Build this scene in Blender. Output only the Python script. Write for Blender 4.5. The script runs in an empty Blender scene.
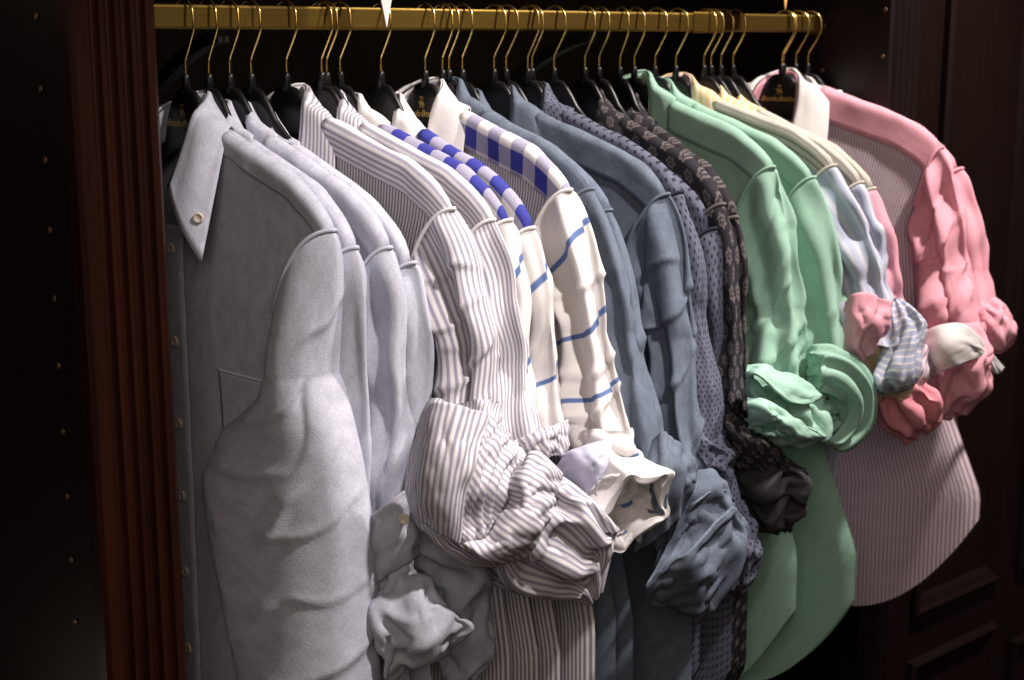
import bpy, math, random
import numpy as np
from mathutils import Matrix
D = bpy.data
SC = bpy.context.scene
COL = SC.collection

# ------------------------------------------------------------------ camera geometry (level horizon, 50 mm lens)
FPX = 1450.0
PSI = math.radians(41.0)
PIT = math.atan(301 / FPX)
CAM = np.array([0.0, 0.0, 1.72])
_fh = np.array([math.sin(PSI), math.cos(PSI), 0.0])
CR = np.array([math.cos(PSI), -math.sin(PSI), 0.0])
CF = _fh * math.cos(PIT) - np.array([0, 0, 1.0]) * math.sin(PIT)
CU = np.array([0, 0, 1.0]) * math.cos(PIT) + _fh * math.sin(PIT)

def ray(u, v):
    return CF + CR * (u - 512) / FPX + CU * (340 - v) / FPX

def at_y(u, v, y):
    r = ray(u, v)
    return CAM + r * (y / r[1])

def at_x(u, v, x):
    r = ray(u, v)
    return CAM + r * (x / r[0])

RAIL_Y = 1.27
NECK_Z = 1.634

# ------------------------------------------------------------------ materials
MATS = {}

class NB:
    """small node-tree helper"""
    def __init__(s, name, rough=0.85, sheen=0.0):
        m = D.materials.new(name)
        m.use_nodes = True
        s.m = m
        s.t = m.node_tree
        s.b = s.t.nodes['Principled BSDF']
        s.b.inputs['Roughness'].default_value = rough
        if 'Specular IOR Level' in s.b.inputs:
            s.b.inputs['Specular IOR Level'].default_value = 0.25
        MATS[name] = m
    def n(s, kind, **kw):
        x = s.t.nodes.new(kind)
        for k, v in kw.items():
            setattr(x, k, v)
        return x
    def link(s, a, b):
        s.t.links.new(a, b)
    def val(s, inp, v):
        if hasattr(v, 'links') or isinstance(v, bpy.types.NodeSocket):
            s.link(v, inp)
        else:
            inp.default_value = v
    def math(s, op, a, b=None, c=None):
        x = s.n('ShaderNodeMath', operation=op)
        s.val(x.inputs[0], a)
        if b is not None:
            s.val(x.inputs[1], b)
        if c is not None:
            s.val(x.inputs[2], c)
        return x.outputs[0]
    def uv(s):
        x = s.n('ShaderNodeUVMap')
        x.uv_map = 'UVMap'
        sep = s.n('ShaderNodeSeparateXYZ')
        s.link(x.outputs[0], sep.inputs[0])
        return x.outputs[0], sep.outputs[0], sep.outputs[1]
    def mix(s, f, a, b, mode='MIX'):
        x = s.n('ShaderNodeMix', data_type='RGBA', blend_type=mode)
        s.val(x.inputs[0], f)
        for i, c in ((6, a), (7, b)):
            if isinstance(c, tuple):
                x.inputs[i].default_value = (c[0], c[1], c[2], 1)
            else:
                s.link(c, x.inputs[i])
        return x.outputs[2]
    def stripe(s, coord, period, duty, soft=0.08, off=0.0):
        """1 inside the stripe, 0 outside"""
        fr = s.math('FRACT', s.math('ADD', s.math('DIVIDE', coord, period), off))
        d = s.math('ABSOLUTE', s.math('SUBTRACT', fr, 0.5))
        x = s.n('ShaderNodeMapRange')
        s.link(d, x.inputs[0])
        x.inputs[1].default_value = duty / 2 + soft / 2
        x.inputs[2].default_value = duty / 2 - soft / 2
        x.inputs[3].default_value = 0
        x.inputs[4].default_value = 1
        return x.outputs[0]
    def noise(s, vec, scale, detail=2.0, rough=0.5):
        x = s.n('ShaderNodeTexNoise')
        if vec is not None:
            s.link(vec, x.inputs['Vector'])
        x.inputs['Scale'].default_value = scale
        x.inputs['Detail'].default_value = detail
        x.inputs['Roughness'].default_value = rough
        return x.outputs['Fac']
    def scaled(s, vec, sx, sy, sz=1.0):
        x = s.n('ShaderNodeMapping')
        s.link(vec, x.inputs[0])
        x.inputs['Scale'].default_value = (sx, sy, sz)
        return x.outputs[0]
    def melange(s, uv, col, amt):
        """yarn-to-yarn colour variation of a woven cloth"""
        a = s.noise(s.scaled(uv, 1.0, 0.12), 1500, 1.0)
        b = s.noise(s.scaled(uv, 0.12, 1.0), 1500, 1.0)
        c = s.noise(uv, 60, 3.0)
        f = s.math('ADD', s.math('MULTIPLY', s.math('ADD', a, b), 0.5), s.math('MULTIPLY', s.math('SUBTRACT', c, 0.5), 0.6))
        r = s.n('ShaderNodeMapRange')
        s.link(f, r.inputs[0])
        r.inputs[1].default_value = 0.3
        r.inputs[2].default_value = 0.7
        r.inputs[3].default_value = 1 - amt
        r.inputs[4].default_value = 1 + amt
        x = s.n('ShaderNodeVectorMath', operation='SCALE')
        if isinstance(col, tuple):
            x.inputs[0].default_value = col
        else:
            s.link(col, x.inputs[0])
        s.link(r.outputs[0], x.inputs['Scale'])
        return x.outputs[0]
    def out(s, col, uv=None, bump=0.15, crease=0.35):
        if isinstance(col, tuple):
            s.b.inputs['Base Color'].default_value = (*col, 1)
        else:
            s.link(col, s.b.inputs['Base Color'])
        if uv is not None and bump:
            w = s.math('ADD', s.noise(s.scaled(uv, 1, 0.2), 1300, 1), s.noise(s.scaled(uv, 0.2, 1), 1300, 1))
            c = s.noise(s.scaled(uv, 1, 0.5), 26, 2, 0.5)
            h = s.math('ADD', s.math('MULTIPLY', w, 0.00022), s.math('MULTIPLY', c, 0.0045 * crease))
            bp = s.n('ShaderNodeBump')
            bp.inputs['Strength'].default_value = 1.0
            bp.inputs['Distance'].default_value = 1.0
            s.link(h, bp.inputs['Height'])
            s.link(bp.outputs[0], s.b.inputs['Normal'])
        return s.m

def plain(name, col, amt=0.12, crease=0.35):
    n = NB(name)
    uv, u, v = n.uv()
    return n.out(n.melange(uv, col, amt), uv, crease=crease)

def striped(name, base, line, period, duty, amt=0.06, soft=0.15, axis=0, second=None):
    n = NB(name)
    uv, u, v = n.uv()
    c = n.mix(n.stripe(u if axis == 0 else v, period, duty, soft), base, line)
    if second:
        p2, d2, c2 = second
        c = n.mix(n.stripe(u if axis == 0 else v, p2, d2, 0.05), c, c2)
    return n.out(n.melange(uv, c, amt), uv)

plain('oxford_light_blue', (0.455, 0.468, 0.55), 0.19)
plain('oxford_grey_blue', (0.42, 0.445, 0.53), 0.19)
plain('white_cotton', (0.66, 0.64, 0.64), 0.03, 0.2)
plain('lavender_cotton', (0.52, 0.52, 0.66), 0.06)
plain('denim_blue', (0.110, 0.136, 0.180), 0.28)
plain('mint_green', (0.32, 0.53, 0.43), 0.10)
plain('pink_cotton', (0.74, 0.36, 0.44), 0.08)
plain('coral_pink', (0.76, 0.30, 0.36), 0.08)
striped('lilac_stripe', (0.64, 0.625, 0.645), (0.29, 0.275, 0.35), 0.0056, 0.46)
striped('fine_grey_stripe', (0.66, 0.64, 0.65), (0.22, 0.21, 0.25), 0.0042, 0.5)
striped('pinstripe_pink', (0.70, 0.58, 0.62), (0.32, 0.25, 0.34), 0.0044, 0.40)
striped('yellow_stripe', (0.76, 0.56, 0.30), (0.78, 0.70, 0.60), 0.012, 0.3)
striped('olive_stripe', (0.52, 0.50, 0.445), (0.245, 0.25, 0.225), 0.0085, 0.35)
striped('pale_blue_stripe', (0.42, 0.46, 0.60), (0.58, 0.60, 0.67), 0.016, 0.35)
striped('blue_white_stripe', (0.40, 0.44, 0.60), (0.68, 0.67, 0.66), 0.0085, 0.3)
n = NB('windowpane_line'); uv, u, v = n.uv()
n.out(n.melange(uv, n.mix(n.stripe(v, 0.064, 0.075, 0.02), (0.60, 0.575, 0.57), (0.085, 0.14, 0.31)), 0.04), uv)
n = NB('blue_gingham'); uv, u, v = n.uv()
a = n.stripe(u, 0.040, 0.5, 0.02); b = n.stripe(v, 0.034, 0.5, 0.02)
c = n.mix(n.math('ADD', n.math('MULTIPLY', a, 0.5), n.math('MULTIPLY', b, 0.5)), (0.69, 0.66, 0.64), (0.32, 0.31, 0.40))
c = n.mix(n.math('ADD', a, b), (0.69, 0.66, 0.64), (0.31, 0.30, 0.40))
c = n.mix(n.math('MULTIPLY', a, b), c, (0.035, 0.040, 0.26))
n.out(n.melange(uv, c, 0.05), uv)
n = NB('polka_denim'); uv, u, v = n.uv()
def _dots(n, u, v, per, r, offx, offy, soft=0.05):
    fx = n.math('SUBTRACT', n.math('FRACT', n.math('ADD', n.math('DIVIDE', u, per), offx)), 0.5)
    fy = n.math('SUBTRACT', n.math('FRACT', n.math('ADD', n.math('DIVIDE', v, per), offy)), 0.5)
    d = n.math('SQRT', n.math('ADD', n.math('MULTIPLY', fx, fx), n.math('MULTIPLY', fy, fy)))
    x = n.n('ShaderNodeMapRange'); n.link(d, x.inputs[0])
    x.inputs[1].default_value = r + soft; x.inputs[2].default_value = r - soft
    return x.outputs[0], d, fx, fy
d1 = _dots(n, u, v, 0.0105, 0.16, 0, 0)[0]; d2 = _dots(n, u, v, 0.0105, 0.16, 0.5, 0.5)[0]
n.out(n.melange(uv, n.mix(n.math('MAXIMUM', d1, d2), (0.105, 0.112, 0.160), (0.018, 0.018, 0.034)), 0.22), uv)
n = NB('dark_floral'); uv, u, v = n.uv()
def _flower(n, u, v, per, ox, oy):
    _, d, fx, fy = _dots(n, u, v, per, 0.2, ox, oy)
    ang = n.math('ARCTAN2', fy, fx)
    pet = n.math('MULTIPLY', n.math('COSINE', n.math('MULTIPLY', ang, 6.0)), 0.035)
    ring = n.math('ABSOLUTE', n.math('SUBTRACT', n.math('ADD', d, pet), 0.17))
    x = n.n('ShaderNodeMapRange'); n.link(ring, x.inputs[0])
    x.inputs[1].default_value = 0.07; x.inputs[2].default_value = 0.03
    y = n.n('ShaderNodeMapRange'); n.link(d, y.inputs[0])
    y.inputs[1].default_value = 0.07; y.inputs[2].default_value = 0.04
    return n.math('MAXIMUM', x.outputs[0], y.outputs[0])
fl = n.math('MAXIMUM', _flower(n, u, v, 0.027, 0, 0), _flower(n, u, v, 0.027, 0.5, 0.5))
n.out(n.melange(uv, n.mix(n.math('MULTIPLY', fl, 0.55), (0.022, 0.020, 0.027), (0.22, 0.19, 0.19)), 0.25), uv)
n = NB('dark_grey_cotton'); uv, u, v = n.uv()
n.out(n.melange(uv, (0.04, 0.038, 0.045), 0.2), uv)

def simple(name, col, rough, metal=0.0, spec=0.5, bump=None):
    n = NB(name, rough)
    n.b.inputs['Metallic'].default_value = metal
    n.b.inputs['Specular IOR Level'].default_value = spec
    n.b.inputs['Base Color'].default_value = (*col, 1)
    return n
def wood(name, c1, c2, rough, grain=(14.0, 14.0, 0.8)):
    n = simple(name, c1, rough, 0.0, 0.28)
    tc = n.n('ShaderNodeTexCoord')
    vec = n.scaled(tc.outputs['Object'], *grain)
    g = n.noise(vec, 5.0, 6.0, 0.6)
    r = n.n('ShaderNodeMapRange'); n.link(g, r.inputs[0]); r.inputs[1].default_value = 0.32; r.inputs[2].default_value = 0.68
    n.link(n.mix(r.outputs[0], c1, c2), n.b.inputs['Base Color'])
    bp = n.n('ShaderNodeBump'); bp.inputs['Strength'].default_value = 0.06; bp.inputs['Distance'].default_value = 0.002
    n.link(g, bp.inputs['Height']); n.link(bp.outputs[0], n.b.inputs['Normal'])
    return n.m
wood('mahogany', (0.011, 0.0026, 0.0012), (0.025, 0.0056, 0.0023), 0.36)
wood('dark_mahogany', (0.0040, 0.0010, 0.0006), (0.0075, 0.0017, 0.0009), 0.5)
wood('closet_back_panel', (0.016, 0.010, 0.006), (0.024, 0.015, 0.009), 0.5)
wood('floor_boards', (0.03, 0.014, 0.008), (0.05, 0.022, 0.012), 0.4)
n = simple('aged_brass', (0.42, 0.28, 0.075), 0.5, 1.0)
tc = n.n('ShaderNodeTexCoord')
g = n.noise(n.scaled(tc.outputs['Object'], 1.5, 60, 60), 6, 3)
n.link(n.mix(g, (0.155, 0.095, 0.020), (0.25, 0.165, 0.042)), n.b.inputs['Base Color'])
simple('hook_brass', (0.80, 0.56, 0.20), 0.25, 1.0)
simple('dark_bronze', (0.02, 0.016, 0.012), 0.45, 0.3)
simple('hanger_black', (0.0045, 0.0045, 0.0055), 0.36, 0.0, 0.35)
simple('gold_print', (0.50, 0.34, 0.10), 0.4, 0.6)
simple('pearl_button', (0.62, 0.55, 0.46), 0.3)
simple('peg_hole', (0.18, 0.10, 0.05), 0.4, 0.5)
simple('white_paper', (0.80, 0.72, 0.68), 0.7)
simple('orange_paper', (0.80, 0.42, 0.12), 0.7)
simple('pocket_trim', (.60, .64, .76), .8)
simple('neck_label', (0.75, 0.55, 0.42), 0.7)

# ------------------------------------------------------------------ mesh helpers
def link(o, parent=None):
    COL.objects.link(o)
    if parent is not None:
        o.parent = parent
        if parent.type == 'EMPTY':
            o.matrix_parent_inverse = Matrix.Translation(-parent.location)
    return o

def mesh_obj(name, verts, faces, mat, parent=None, smooth=True, uv=None):
    me = D.meshes.new(name)
    me.from_pydata([tuple(map(float, p)) for p in verts], [], faces)
    if uv is not None:
        l = me.uv_layers.new(name='UVMap')
        idx = np.empty(len(me.loops), dtype=np.int32)
        me.loops.foreach_get('vertex_index', idx)
        l.data.foreach_set('uv', np.asarray(uv, dtype=np.float32)[idx].ravel())
    me.materials.append(MATS[mat])
    if smooth:
        me.polygons.foreach_set('use_smooth', [True] * len(me.polygons))
    me.update()
    o = D.objects.new(name, me)
    link(o, parent)
    return o

def grid_obj(name, P, mat, parent=None, closed=False, uv=None, thick=0.0, skip=None, cap=False):
    """P[nv,nu,3] -> quad mesh. uv[nv,nu,2] in metres (for closed grids the seam column is duplicated)."""
    if closed:
        P = np.concatenate([P, P[:, :1]], 1)
        if uv is not None and uv.shape[1] == P.shape[1] - 1:
            du = np.linalg.norm(P[:, -1] - P[:, -2], axis=1).mean()
            last = uv[:, -1:].copy(); last[..., 0] += du
            uv = np.concatenate([uv, last], 1)
    nv, nu = P.shape[:2]
    if uv is None:
        uv = arc_uv(P)
    F = []
    for j in range(nv - 1):
        for i in range(nu - 1):
            if skip is not None and skip[j, i]:
                continue
            k = j * nu + i
            F.append((k, k + 1, k + nu + 1, k + nu))
    V = P.reshape(-1, 3)
    UV = uv.reshape(-1, 2)
    o = mesh_obj(name, V, F, mat, parent, True, UV)
    if closed:
        me = o.data
        import bmesh
        bm = bmesh.new(); bm.from_mesh(me)
        bmesh.ops.remove_doubles(bm, verts=bm.verts, dist=1e-6)
        loose = [v for v in bm.verts if not v.link_faces]
        bmesh.ops.delete(bm, geom=loose, context='VERTS')
        bm.to_mesh(me); bm.free()
    elif skip is not None:
        import bmesh
        bm = bmesh.new(); bm.from_mesh(o.data)
        bmesh.ops.delete(bm, geom=[v for v in bm.verts if not v.link_faces], context='VERTS')
        bm.to_mesh(o.data); bm.free()
    if thick:
        md = o.modifiers.new('cloth_thickness', 'SOLIDIFY')
        md.thickness = thick; md.offset = 0.0
    return o

def arc_uv(P):
    nv, nu = P.shape[:2]
    uv = np.zeros((nv, nu, 2))
    du = np.linalg.norm(np.diff(P, axis=1), axis=2)
    dv = np.linalg.norm(np.diff(P, axis=0), axis=2)
    uv[:, 1:, 0] = np.cumsum(np.repeat(du.mean(0)[None], nv, 0), 1)
    uv[1:, :, 1] = np.cumsum(np.repeat(dv.mean(1)[:, None], nu, 1), 0)
    return uv

def box_bm(verts, faces, lo, hi):
    k = len(verts)
    x0, y0, z0 = lo; x1, y1, z1 = hi
    verts += [(x0, y0, z0), (x1, y0, z0), (x1, y1, z0), (x0, y1, z0), (x0, y0, z1), (x1, y0, z1), (x1, y1, z1), (x0, y1, z1)]
    for f in ((0, 3, 2, 1), (4, 5, 6, 7), (0, 1, 5, 4), (1, 2, 6, 5), (2, 3, 7, 6), (3, 0, 4, 7)):
        faces.append(tuple(i + k for i in f))

def boxes(name, lst, mat, parent=None, bevel=0.0):
    V, F = [], []
    for lo, hi in lst:
        box_bm(V, F, lo, hi)
    o = mesh_obj(name, V, F, mat, parent, False)
    if bevel:
        md = o.modifiers.new('bevel', 'BEVEL'); md.width = bevel; md.segments = 2
    return o

def tube_pts(path, r, n=8, closed_ends=True):
    path = np.asarray(path, float)
    rr = np.full(len(path), r) if np.isscalar(r) else np.asarray(r, float)
    T = np.gradient(path, axis=0)
    T /= np.linalg.norm(T, axis=1)[:, None] + 1e-12
    up = np.array([0.3, 0.5, 0.81]); N = np.cross(T[0], up); N /= np.linalg.norm(N)
    V = []
    for i in range(len(path)):
        N = N - T[i] * (N @ T[i]); N /= np.linalg.norm(N)
        B = np.cross(T[i], N)
        for k in range(n):
            a = 2 * math.pi * k / n
            V.append(path[i] + rr[i] * (N * math.cos(a) + B * math.sin(a)))
    F = []
    m = len(path)
    for i in range(m - 1):
        for k in range(n):
            k2 = (k + 1) % n
            F.append((i * n + k, i * n + k2, (i + 1) * n + k2, (i + 1) * n + k))
    if closed_ends:
        F.append(tuple(range(n))[::-1]); F.append(tuple((m - 1) * n + k for k in range(n)))
    return V, F

def tube(name, path, r, mat, parent=None, n=8):
    V, F = tube_pts(path, r, n)
    return mesh_obj(name, V, F, mat, parent)

def disc(name, c, nrm, r, t, mat, parent=None, n=14):
    """small domed disc (button, peg) with two dished rims"""
    c = np.asarray(c, float); nrm = np.asarray(nrm, float); nrm = nrm / np.linalg.norm(nrm)
    a = np.cross(nrm, [0.1, 0.2, 0.97]); a /= np.linalg.norm(a); b = np.cross(nrm, a)
    V, F = [], []
    prof = [(1.0, 0), (1.0, t * .7), (0.85, t), (0.65, t * .75), (0.0, t * .65)]
    for rr, h in prof[:-1]:
        for k in range(n):
            th = 2 * math.pi * k / n
            V.append(c + r * rr * (a * math.cos(th) + b * math.sin(th)) + nrm * h)
    V.append(c + nrm * prof[-1][1])
    for j in range(len(prof) - 2):
        for k in range(n):
            k2 = (k + 1) % n
            F.append((j * n + k, j * n + k2, (j + 1) * n + k2, (j + 1) * n + k))
    q = (len(prof) - 2) * n
    for k in range(n):
        F.append((q + k, q + (k + 1) % n, len(V) - 1))
    return mesh_obj(name, V, F, mat, parent)

def thing(name, label, cat, loc=(0, 0, 0), group=None):
    o = D.objects.new(name, None)
    o.empty_display_size = 0.05
    COL.objects.link(o)
    o.location = [float(x) for x in loc]
    tag(o, label, cat, group)
    return o

def tag(o, label, cat, group=None):
    o['label'] = label; o['category'] = cat
    if group:
        o['group'] = group
    return o

def structure(o):
    o['kind'] = 'structure'
    return o

# ------------------------------------------------------------------ cloth: buckling relaxation on a grid
def smooth_noise(shape, cells, rng, closed=False):
    """value noise on a grid, cells=(cv,cu)"""
    nv, nu = shape
    cv, cu = cells
    G = rng.standard_normal((cv + 2, cu + 2))
    if closed:
        G[:, cu] = G[:, 0]; G[:, cu + 1] = G[:, 1]
    y = np.linspace(0, cv, nv); x = np.linspace(0, cu, nu, endpoint=not closed)
    yi = np.minimum(y.astype(int), cv); xi = np.minimum(x.astype(int), cu)
    fy = y - yi; fx = x - xi
    fy = fy * fy * (3 - 2 * fy); fx = fx * fx * (3 - 2 * fx)
    a = G[yi][:, xi]; b = G[yi][:, xi + 1]; c = G[yi + 1][:, xi]; d = G[yi + 1][:, xi + 1]
    return (a * (1 - fx) + b * fx) * (1 - fy)[:, None] + (c * (1 - fx) + d * fx) * fy[:, None]

def normals(P, closed):
    if closed:
        du = np.roll(P, -1, 1) - np.roll(P, 1, 1)
    else:
        du = np.gradient(P, axis=1)
    dv = np.gradient(P, axis=0)
    N = np.cross(du, dv)
    return N / (np.linalg.norm(N, axis=2)[..., None] + 1e-12)

def boxblur(A, r, axis, wrap):
    if r < 1:
        return A
    pad = [(0, 0)] * A.ndim
    pad[axis] = (r + 1, r)
    B = np.pad(A, pad, mode='wrap' if wrap else 'edge')
    cs = np.cumsum(B, axis=axis)
    n = A.shape[axis]
    hi = np.take(cs, np.arange(2 * r + 1, 2 * r + 1 + n), axis=axis)
    lo = np.take(cs, np.arange(0, n), axis=axis)
    return (hi - lo) / (2 * r + 1)

def relax(P0, su=1.06, sv=1.03, keep=0.03, iters=90, closed=False, seed=0, amp=0.002, cells=(6, 8), pin=None, bend=0.25, shear=0.5, low=0.25, win=(0.16, 0.16), stiff=0.0):
    """let a sheet that is a little too long for its shape buckle into folds around that shape"""
    rng = np.random.default_rng(seed)
    nv, nu = P0.shape[:2]
    su = np.broadcast_to(np.asarray(su, float), (nv, nu)); sv = np.broadcast_to(np.asarray(sv, float), (nv, nu))
    N = normals(P0, closed)
    nz = smooth_noise((nv, nu), cells, rng, closed) + 0.5 * smooth_noise((nv, nu), (cells[0] * 2, cells[1] * 2), rng, closed)
    P = P0 + N * (amp * nz)[..., None]
    w = np.ones((nv, nu)) if pin is None else np.broadcast_to(np.asarray(pin, float), (nv, nu)).copy()
    P = P0 + (P - P0) * w[..., None]
    if closed:
        idx = np.arange(nu); sh = lambda A, k: np.roll(A, -k, 1)
    # constraint list: (dv, du, rest, stiffness)
    cons = []
    def addc(dj, di, sc, k):
        if closed:
            A = P0[:nv - dj]; B = np.roll(P0, -di, 1)[dj:]
            s0 = sc[:nv - dj]
        else:
            if di >= 0:
                A = P0[:nv - dj, :nu - di]; B = P0[dj:, di:]; s0 = sc[:nv - dj, :nu - di]
            else:
                A = P0[:nv - dj, -di:]; B = P0[dj:, :nu + di]; s0 = sc[:nv - dj, -di:]
        cons.append((dj, di, np.linalg.norm(B - A, axis=2) * s0, k))
    sd = (su + sv) / 2
    addc(0, 1, su, 1.0); addc(1, 0, sv, 1.0)
    addc(1, 1, sd, shear); addc(1, -1, sd, shear)
    addc(0, 2, su, bend); addc(2, 0, sv, bend)
    if stiff:
        addc(0, 4, su, stiff); addc(4, 0, sv, stiff)
    for it in range(iters):
        acc = np.zeros_like(P); cnt = np.full((nv, nu), 1e-9)
        for dj, di, rest, k in cons:
            if closed:
                A = P[:nv - dj]; B = np.roll(P, -di, 1)[dj:]
            elif di >= 0:
                A = P[:nv - dj, :nu - di]; B = P[dj:, di:]
            else:
                A = P[:nv - dj, -di:]; B = P[dj:, :nu + di]
            dlt = B - A
            L = np.sqrt((dlt * dlt).sum(2)) + 1e-12
            c = dlt * (0.5 * k * (L - rest) / L)[..., None]
            if closed:
                acc[:nv - dj] += c; cnt[:nv - dj] += k
                cc = np.zeros_like(P); cc[dj:] = c
                acc -= np.roll(cc, di, 1)
                ck = np.zeros((nv, nu)); ck[dj:] = k
                cnt += np.roll(ck, di, 1)
            elif di >= 0:
                acc[:nv - dj, :nu - di] += c; cnt[:nv - dj, :nu - di] += k
                acc[dj:, di:] -= c; cnt[dj:, di:] += k
            else:
                acc[:nv - dj, -di:] += c; cnt[:nv - dj, -di:] += k
                acc[dj:, :nu + di] -= c; cnt[dj:, :nu + di] += k
        step = acc / cnt[..., None] * 1.6 + keep * (P0 - P)
        if low and it % 2 == 0:
            dsp = boxblur(boxblur(P - P0, int(win[0] * nv / 2), 0, False), int(win[1] * nu / 2), 1, closed)
            step = step - low * dsp
        P = P + step * w[..., None]
    return P

def creases(P, n, seed, amp, length, width, closed, spread=0.9, base=0.0, vmin=0.0):
    """sharp-backed crease lines pressed into the cloth at random slants"""
    rng = np.random.default_rng(seed)
    uv = arc_uv(P)
    U, V = uv[..., 0], uv[..., 1]
    um = U.max(); vm = V.max()
    per = um + (np.linalg.norm(P[:, 0] - P[:, -1], axis=1).mean() if closed else 0)
    N = normals(P, closed)
    H = np.zeros(U.shape)
    for k in range(n):
        cu, cv = rng.uniform(0, per), rng.uniform(vmin * vm, vm)
        th = base + rng.uniform(-spread, spread)
        L = length * rng.uniform(.5, 1.4); w = width * rng.uniform(.6, 1.5); a = amp * rng.uniform(.4, 1.3) * (1 if rng.random() < .7 else -1)
        du = U - cu
        if closed:
            du = (du + per / 2) % per - per / 2
        dv = V - cv
        x = du * math.cos(th) + dv * math.sin(th); y = -du * math.sin(th) + dv * math.cos(th)
        y = y + x * x * rng.uniform(-4, 4)
        prof = np.where(y > 0, np.exp(-y / w), np.exp(-(y / (w * .45)) ** 2))
        H += a * prof * np.exp(-(x / L) ** 2 * 2.5)
    # soften the sharp side a little
    k = boxblur(boxblur(H, 1, 0, False), 1, 1, closed)
    return P + N * (0.5 * H + 0.5 * k)[..., None]

def pressed_lines(P, lines):
    """creases that run between two seen points of a sleeve (picture points locate them on the near side)"""
    uv = arc_uv(P)
    per = uv[..., 0].max() + np.linalg.norm(P[:, 0] - P[:, -1], axis=1).mean()
    N = normals(P, True)
    d = P - CAM
    zc = d @ CF
    px = 512 + FPX * (d @ CR) / zc; py = 340 - FPX * (d @ CU) / zc
    near = (N * d).sum(2)
    if np.median(near[:, :]) * 0 == 0:
        far_side = zc > np.median(zc, axis=1)[:, None]
    H = np.zeros(zc.shape)
    for u0, v0, u1, v1, amp, w in lines:
        q0 = np.unravel_index(np.argmin((px - u0) ** 2 + (py - v0) ** 2 + 1e4 * far_side), zc.shape)
        q1 = np.unravel_index(np.argmin((px - u1) ** 2 + (py - v1) ** 2 + 1e4 * far_side), zc.shape)
        A = uv[q0]; B = uv[q1].copy()
        B[0] = A[0] + ((B[0] - A[0] + per / 2) % per - per / 2)
        L = np.linalg.norm(B - A) + 1e-6; t = (B - A) / L
        du = uv[..., 0] - A[0] ; dv = uv[..., 1] - A[1]
        du = (du + per / 2) % per - per / 2
        x = du * t[0] + dv * t[1]; y = -du * t[1] + dv * t[0]
        y = y + 0.10 * L * np.sin(np.clip(x / L, 0, 1) * math.pi)
        prof = np.where(y > 0, np.exp(-y / w), np.exp(-(y / (w * .4)) ** 2))
        e = np.where(x < 0, np.exp(-(x / .012) ** 2), np.where(x > L, np.exp(-((x - L) / .02) ** 2), 1.0))
        H += amp * prof * e
    # outward is away from the sleeve's own axis
    out = np.sign(((P - P.mean(1, keepdims=True)) * N).sum(2).mean())
    return P + N * (out * H)[..., None]

def catmull(ctrl, n):
    """interpolate control points (m,k) to n samples"""
    ctrl = np.asarray(ctrl, float)
    m = len(ctrl)
    t = np.linspace(0, m - 1, n)
    i = np.minimum(t.astype(int), m - 2); f = (t - i)[:, None] if ctrl.ndim == 2 else (t - i)[:, None, None]
    ext = np.concatenate([[2 * ctrl[0] - ctrl[1]], ctrl, [2 * ctrl[-1] - ctrl[-2]]])
    p0, p1, p2, p3 = ext[i], ext[i + 1], ext[i + 2], ext[i + 3]
    return 0.5 * (2 * p1 + (p2 - p0) * f + (2 * p0 - 5 * p1 + 4 * p2 - p3) * f ** 2 + (3 * p1 - p0 - 3 * p2 + p3) * f ** 3)

def sstep(x, a=0.0, b=1.0):
    x = np.clip((np.asarray(x, float) - a) / (b - a), 0, 1)
    return x * x * (3 - 2 * x)


# ------------------------------------------------------------------ the shirt
RIDGE_A = np.array([0.0, 0.045, 0.069, 0.100, 0.126, 0.168, 0.198, 0.214, 0.224])
RIDGE_Z = np.array([0.010, 0.008, 0.000, -0.011, -0.020, -0.034, -0.053, -0.067, -0.080])

class Shirt:
    """frame of one hung shirt: a = towards the near (wearer's left) shoulder, b = towards the wearer's front"""
    def __init__(s, hx, tip, zn=None):
        P = at_y(tip[0], tip[1], RAIL_Y - 0.218)
        s.yaw = math.atan2(P[0] - hx, 0.218)
        s.zt = P[2]
        s.zn = NECK_Z + 0.5 * (s.zt - 1.554) if zn is None else zn
        s.O = np.array([hx, RAIL_Y, 0.0])
        s.ea = np.array([math.sin(s.yaw), -math.cos(s.yaw), 0])
        s.eb = np.array([-math.cos(s.yaw), -math.sin(s.yaw), 0])
        s.k = (s.zn - s.zt) / 0.080
        s.rx = RIDGE_A / 0.224 * (0.218 / math.cos(s.yaw))
        s.tipa = s.rx[-1]
    def W(s, a, b, z):
        a = np.asarray(a, float)[..., None]; b = np.asarray(b, float)[..., None]
        P = s.O + s.ea * a + s.eb * b
        P[..., 2] = z
        return P
    def L(s, P):
        d = np.asarray(P) - s.O
        return d @ s.ea, d @ s.eb, d[..., 2]
    def ridge(s, a):
        return s.zn + s.k * np.interp(np.abs(a), s.rx, RIDGE_Z)

def chest(d, T, q, front):
    """how far the cloth stands off the hanger plane, d below the ridge"""
    r0 = min(T, q.get('r0', 0.008))
    k = np.clip(d / (r0 * 1.6), 0, 1)
    return r0 * np.sqrt(np.clip(1 - (1 - k) ** 2, 0, 1)) + (T - r0) * sstep(d, 0.0, 0.15)

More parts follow.
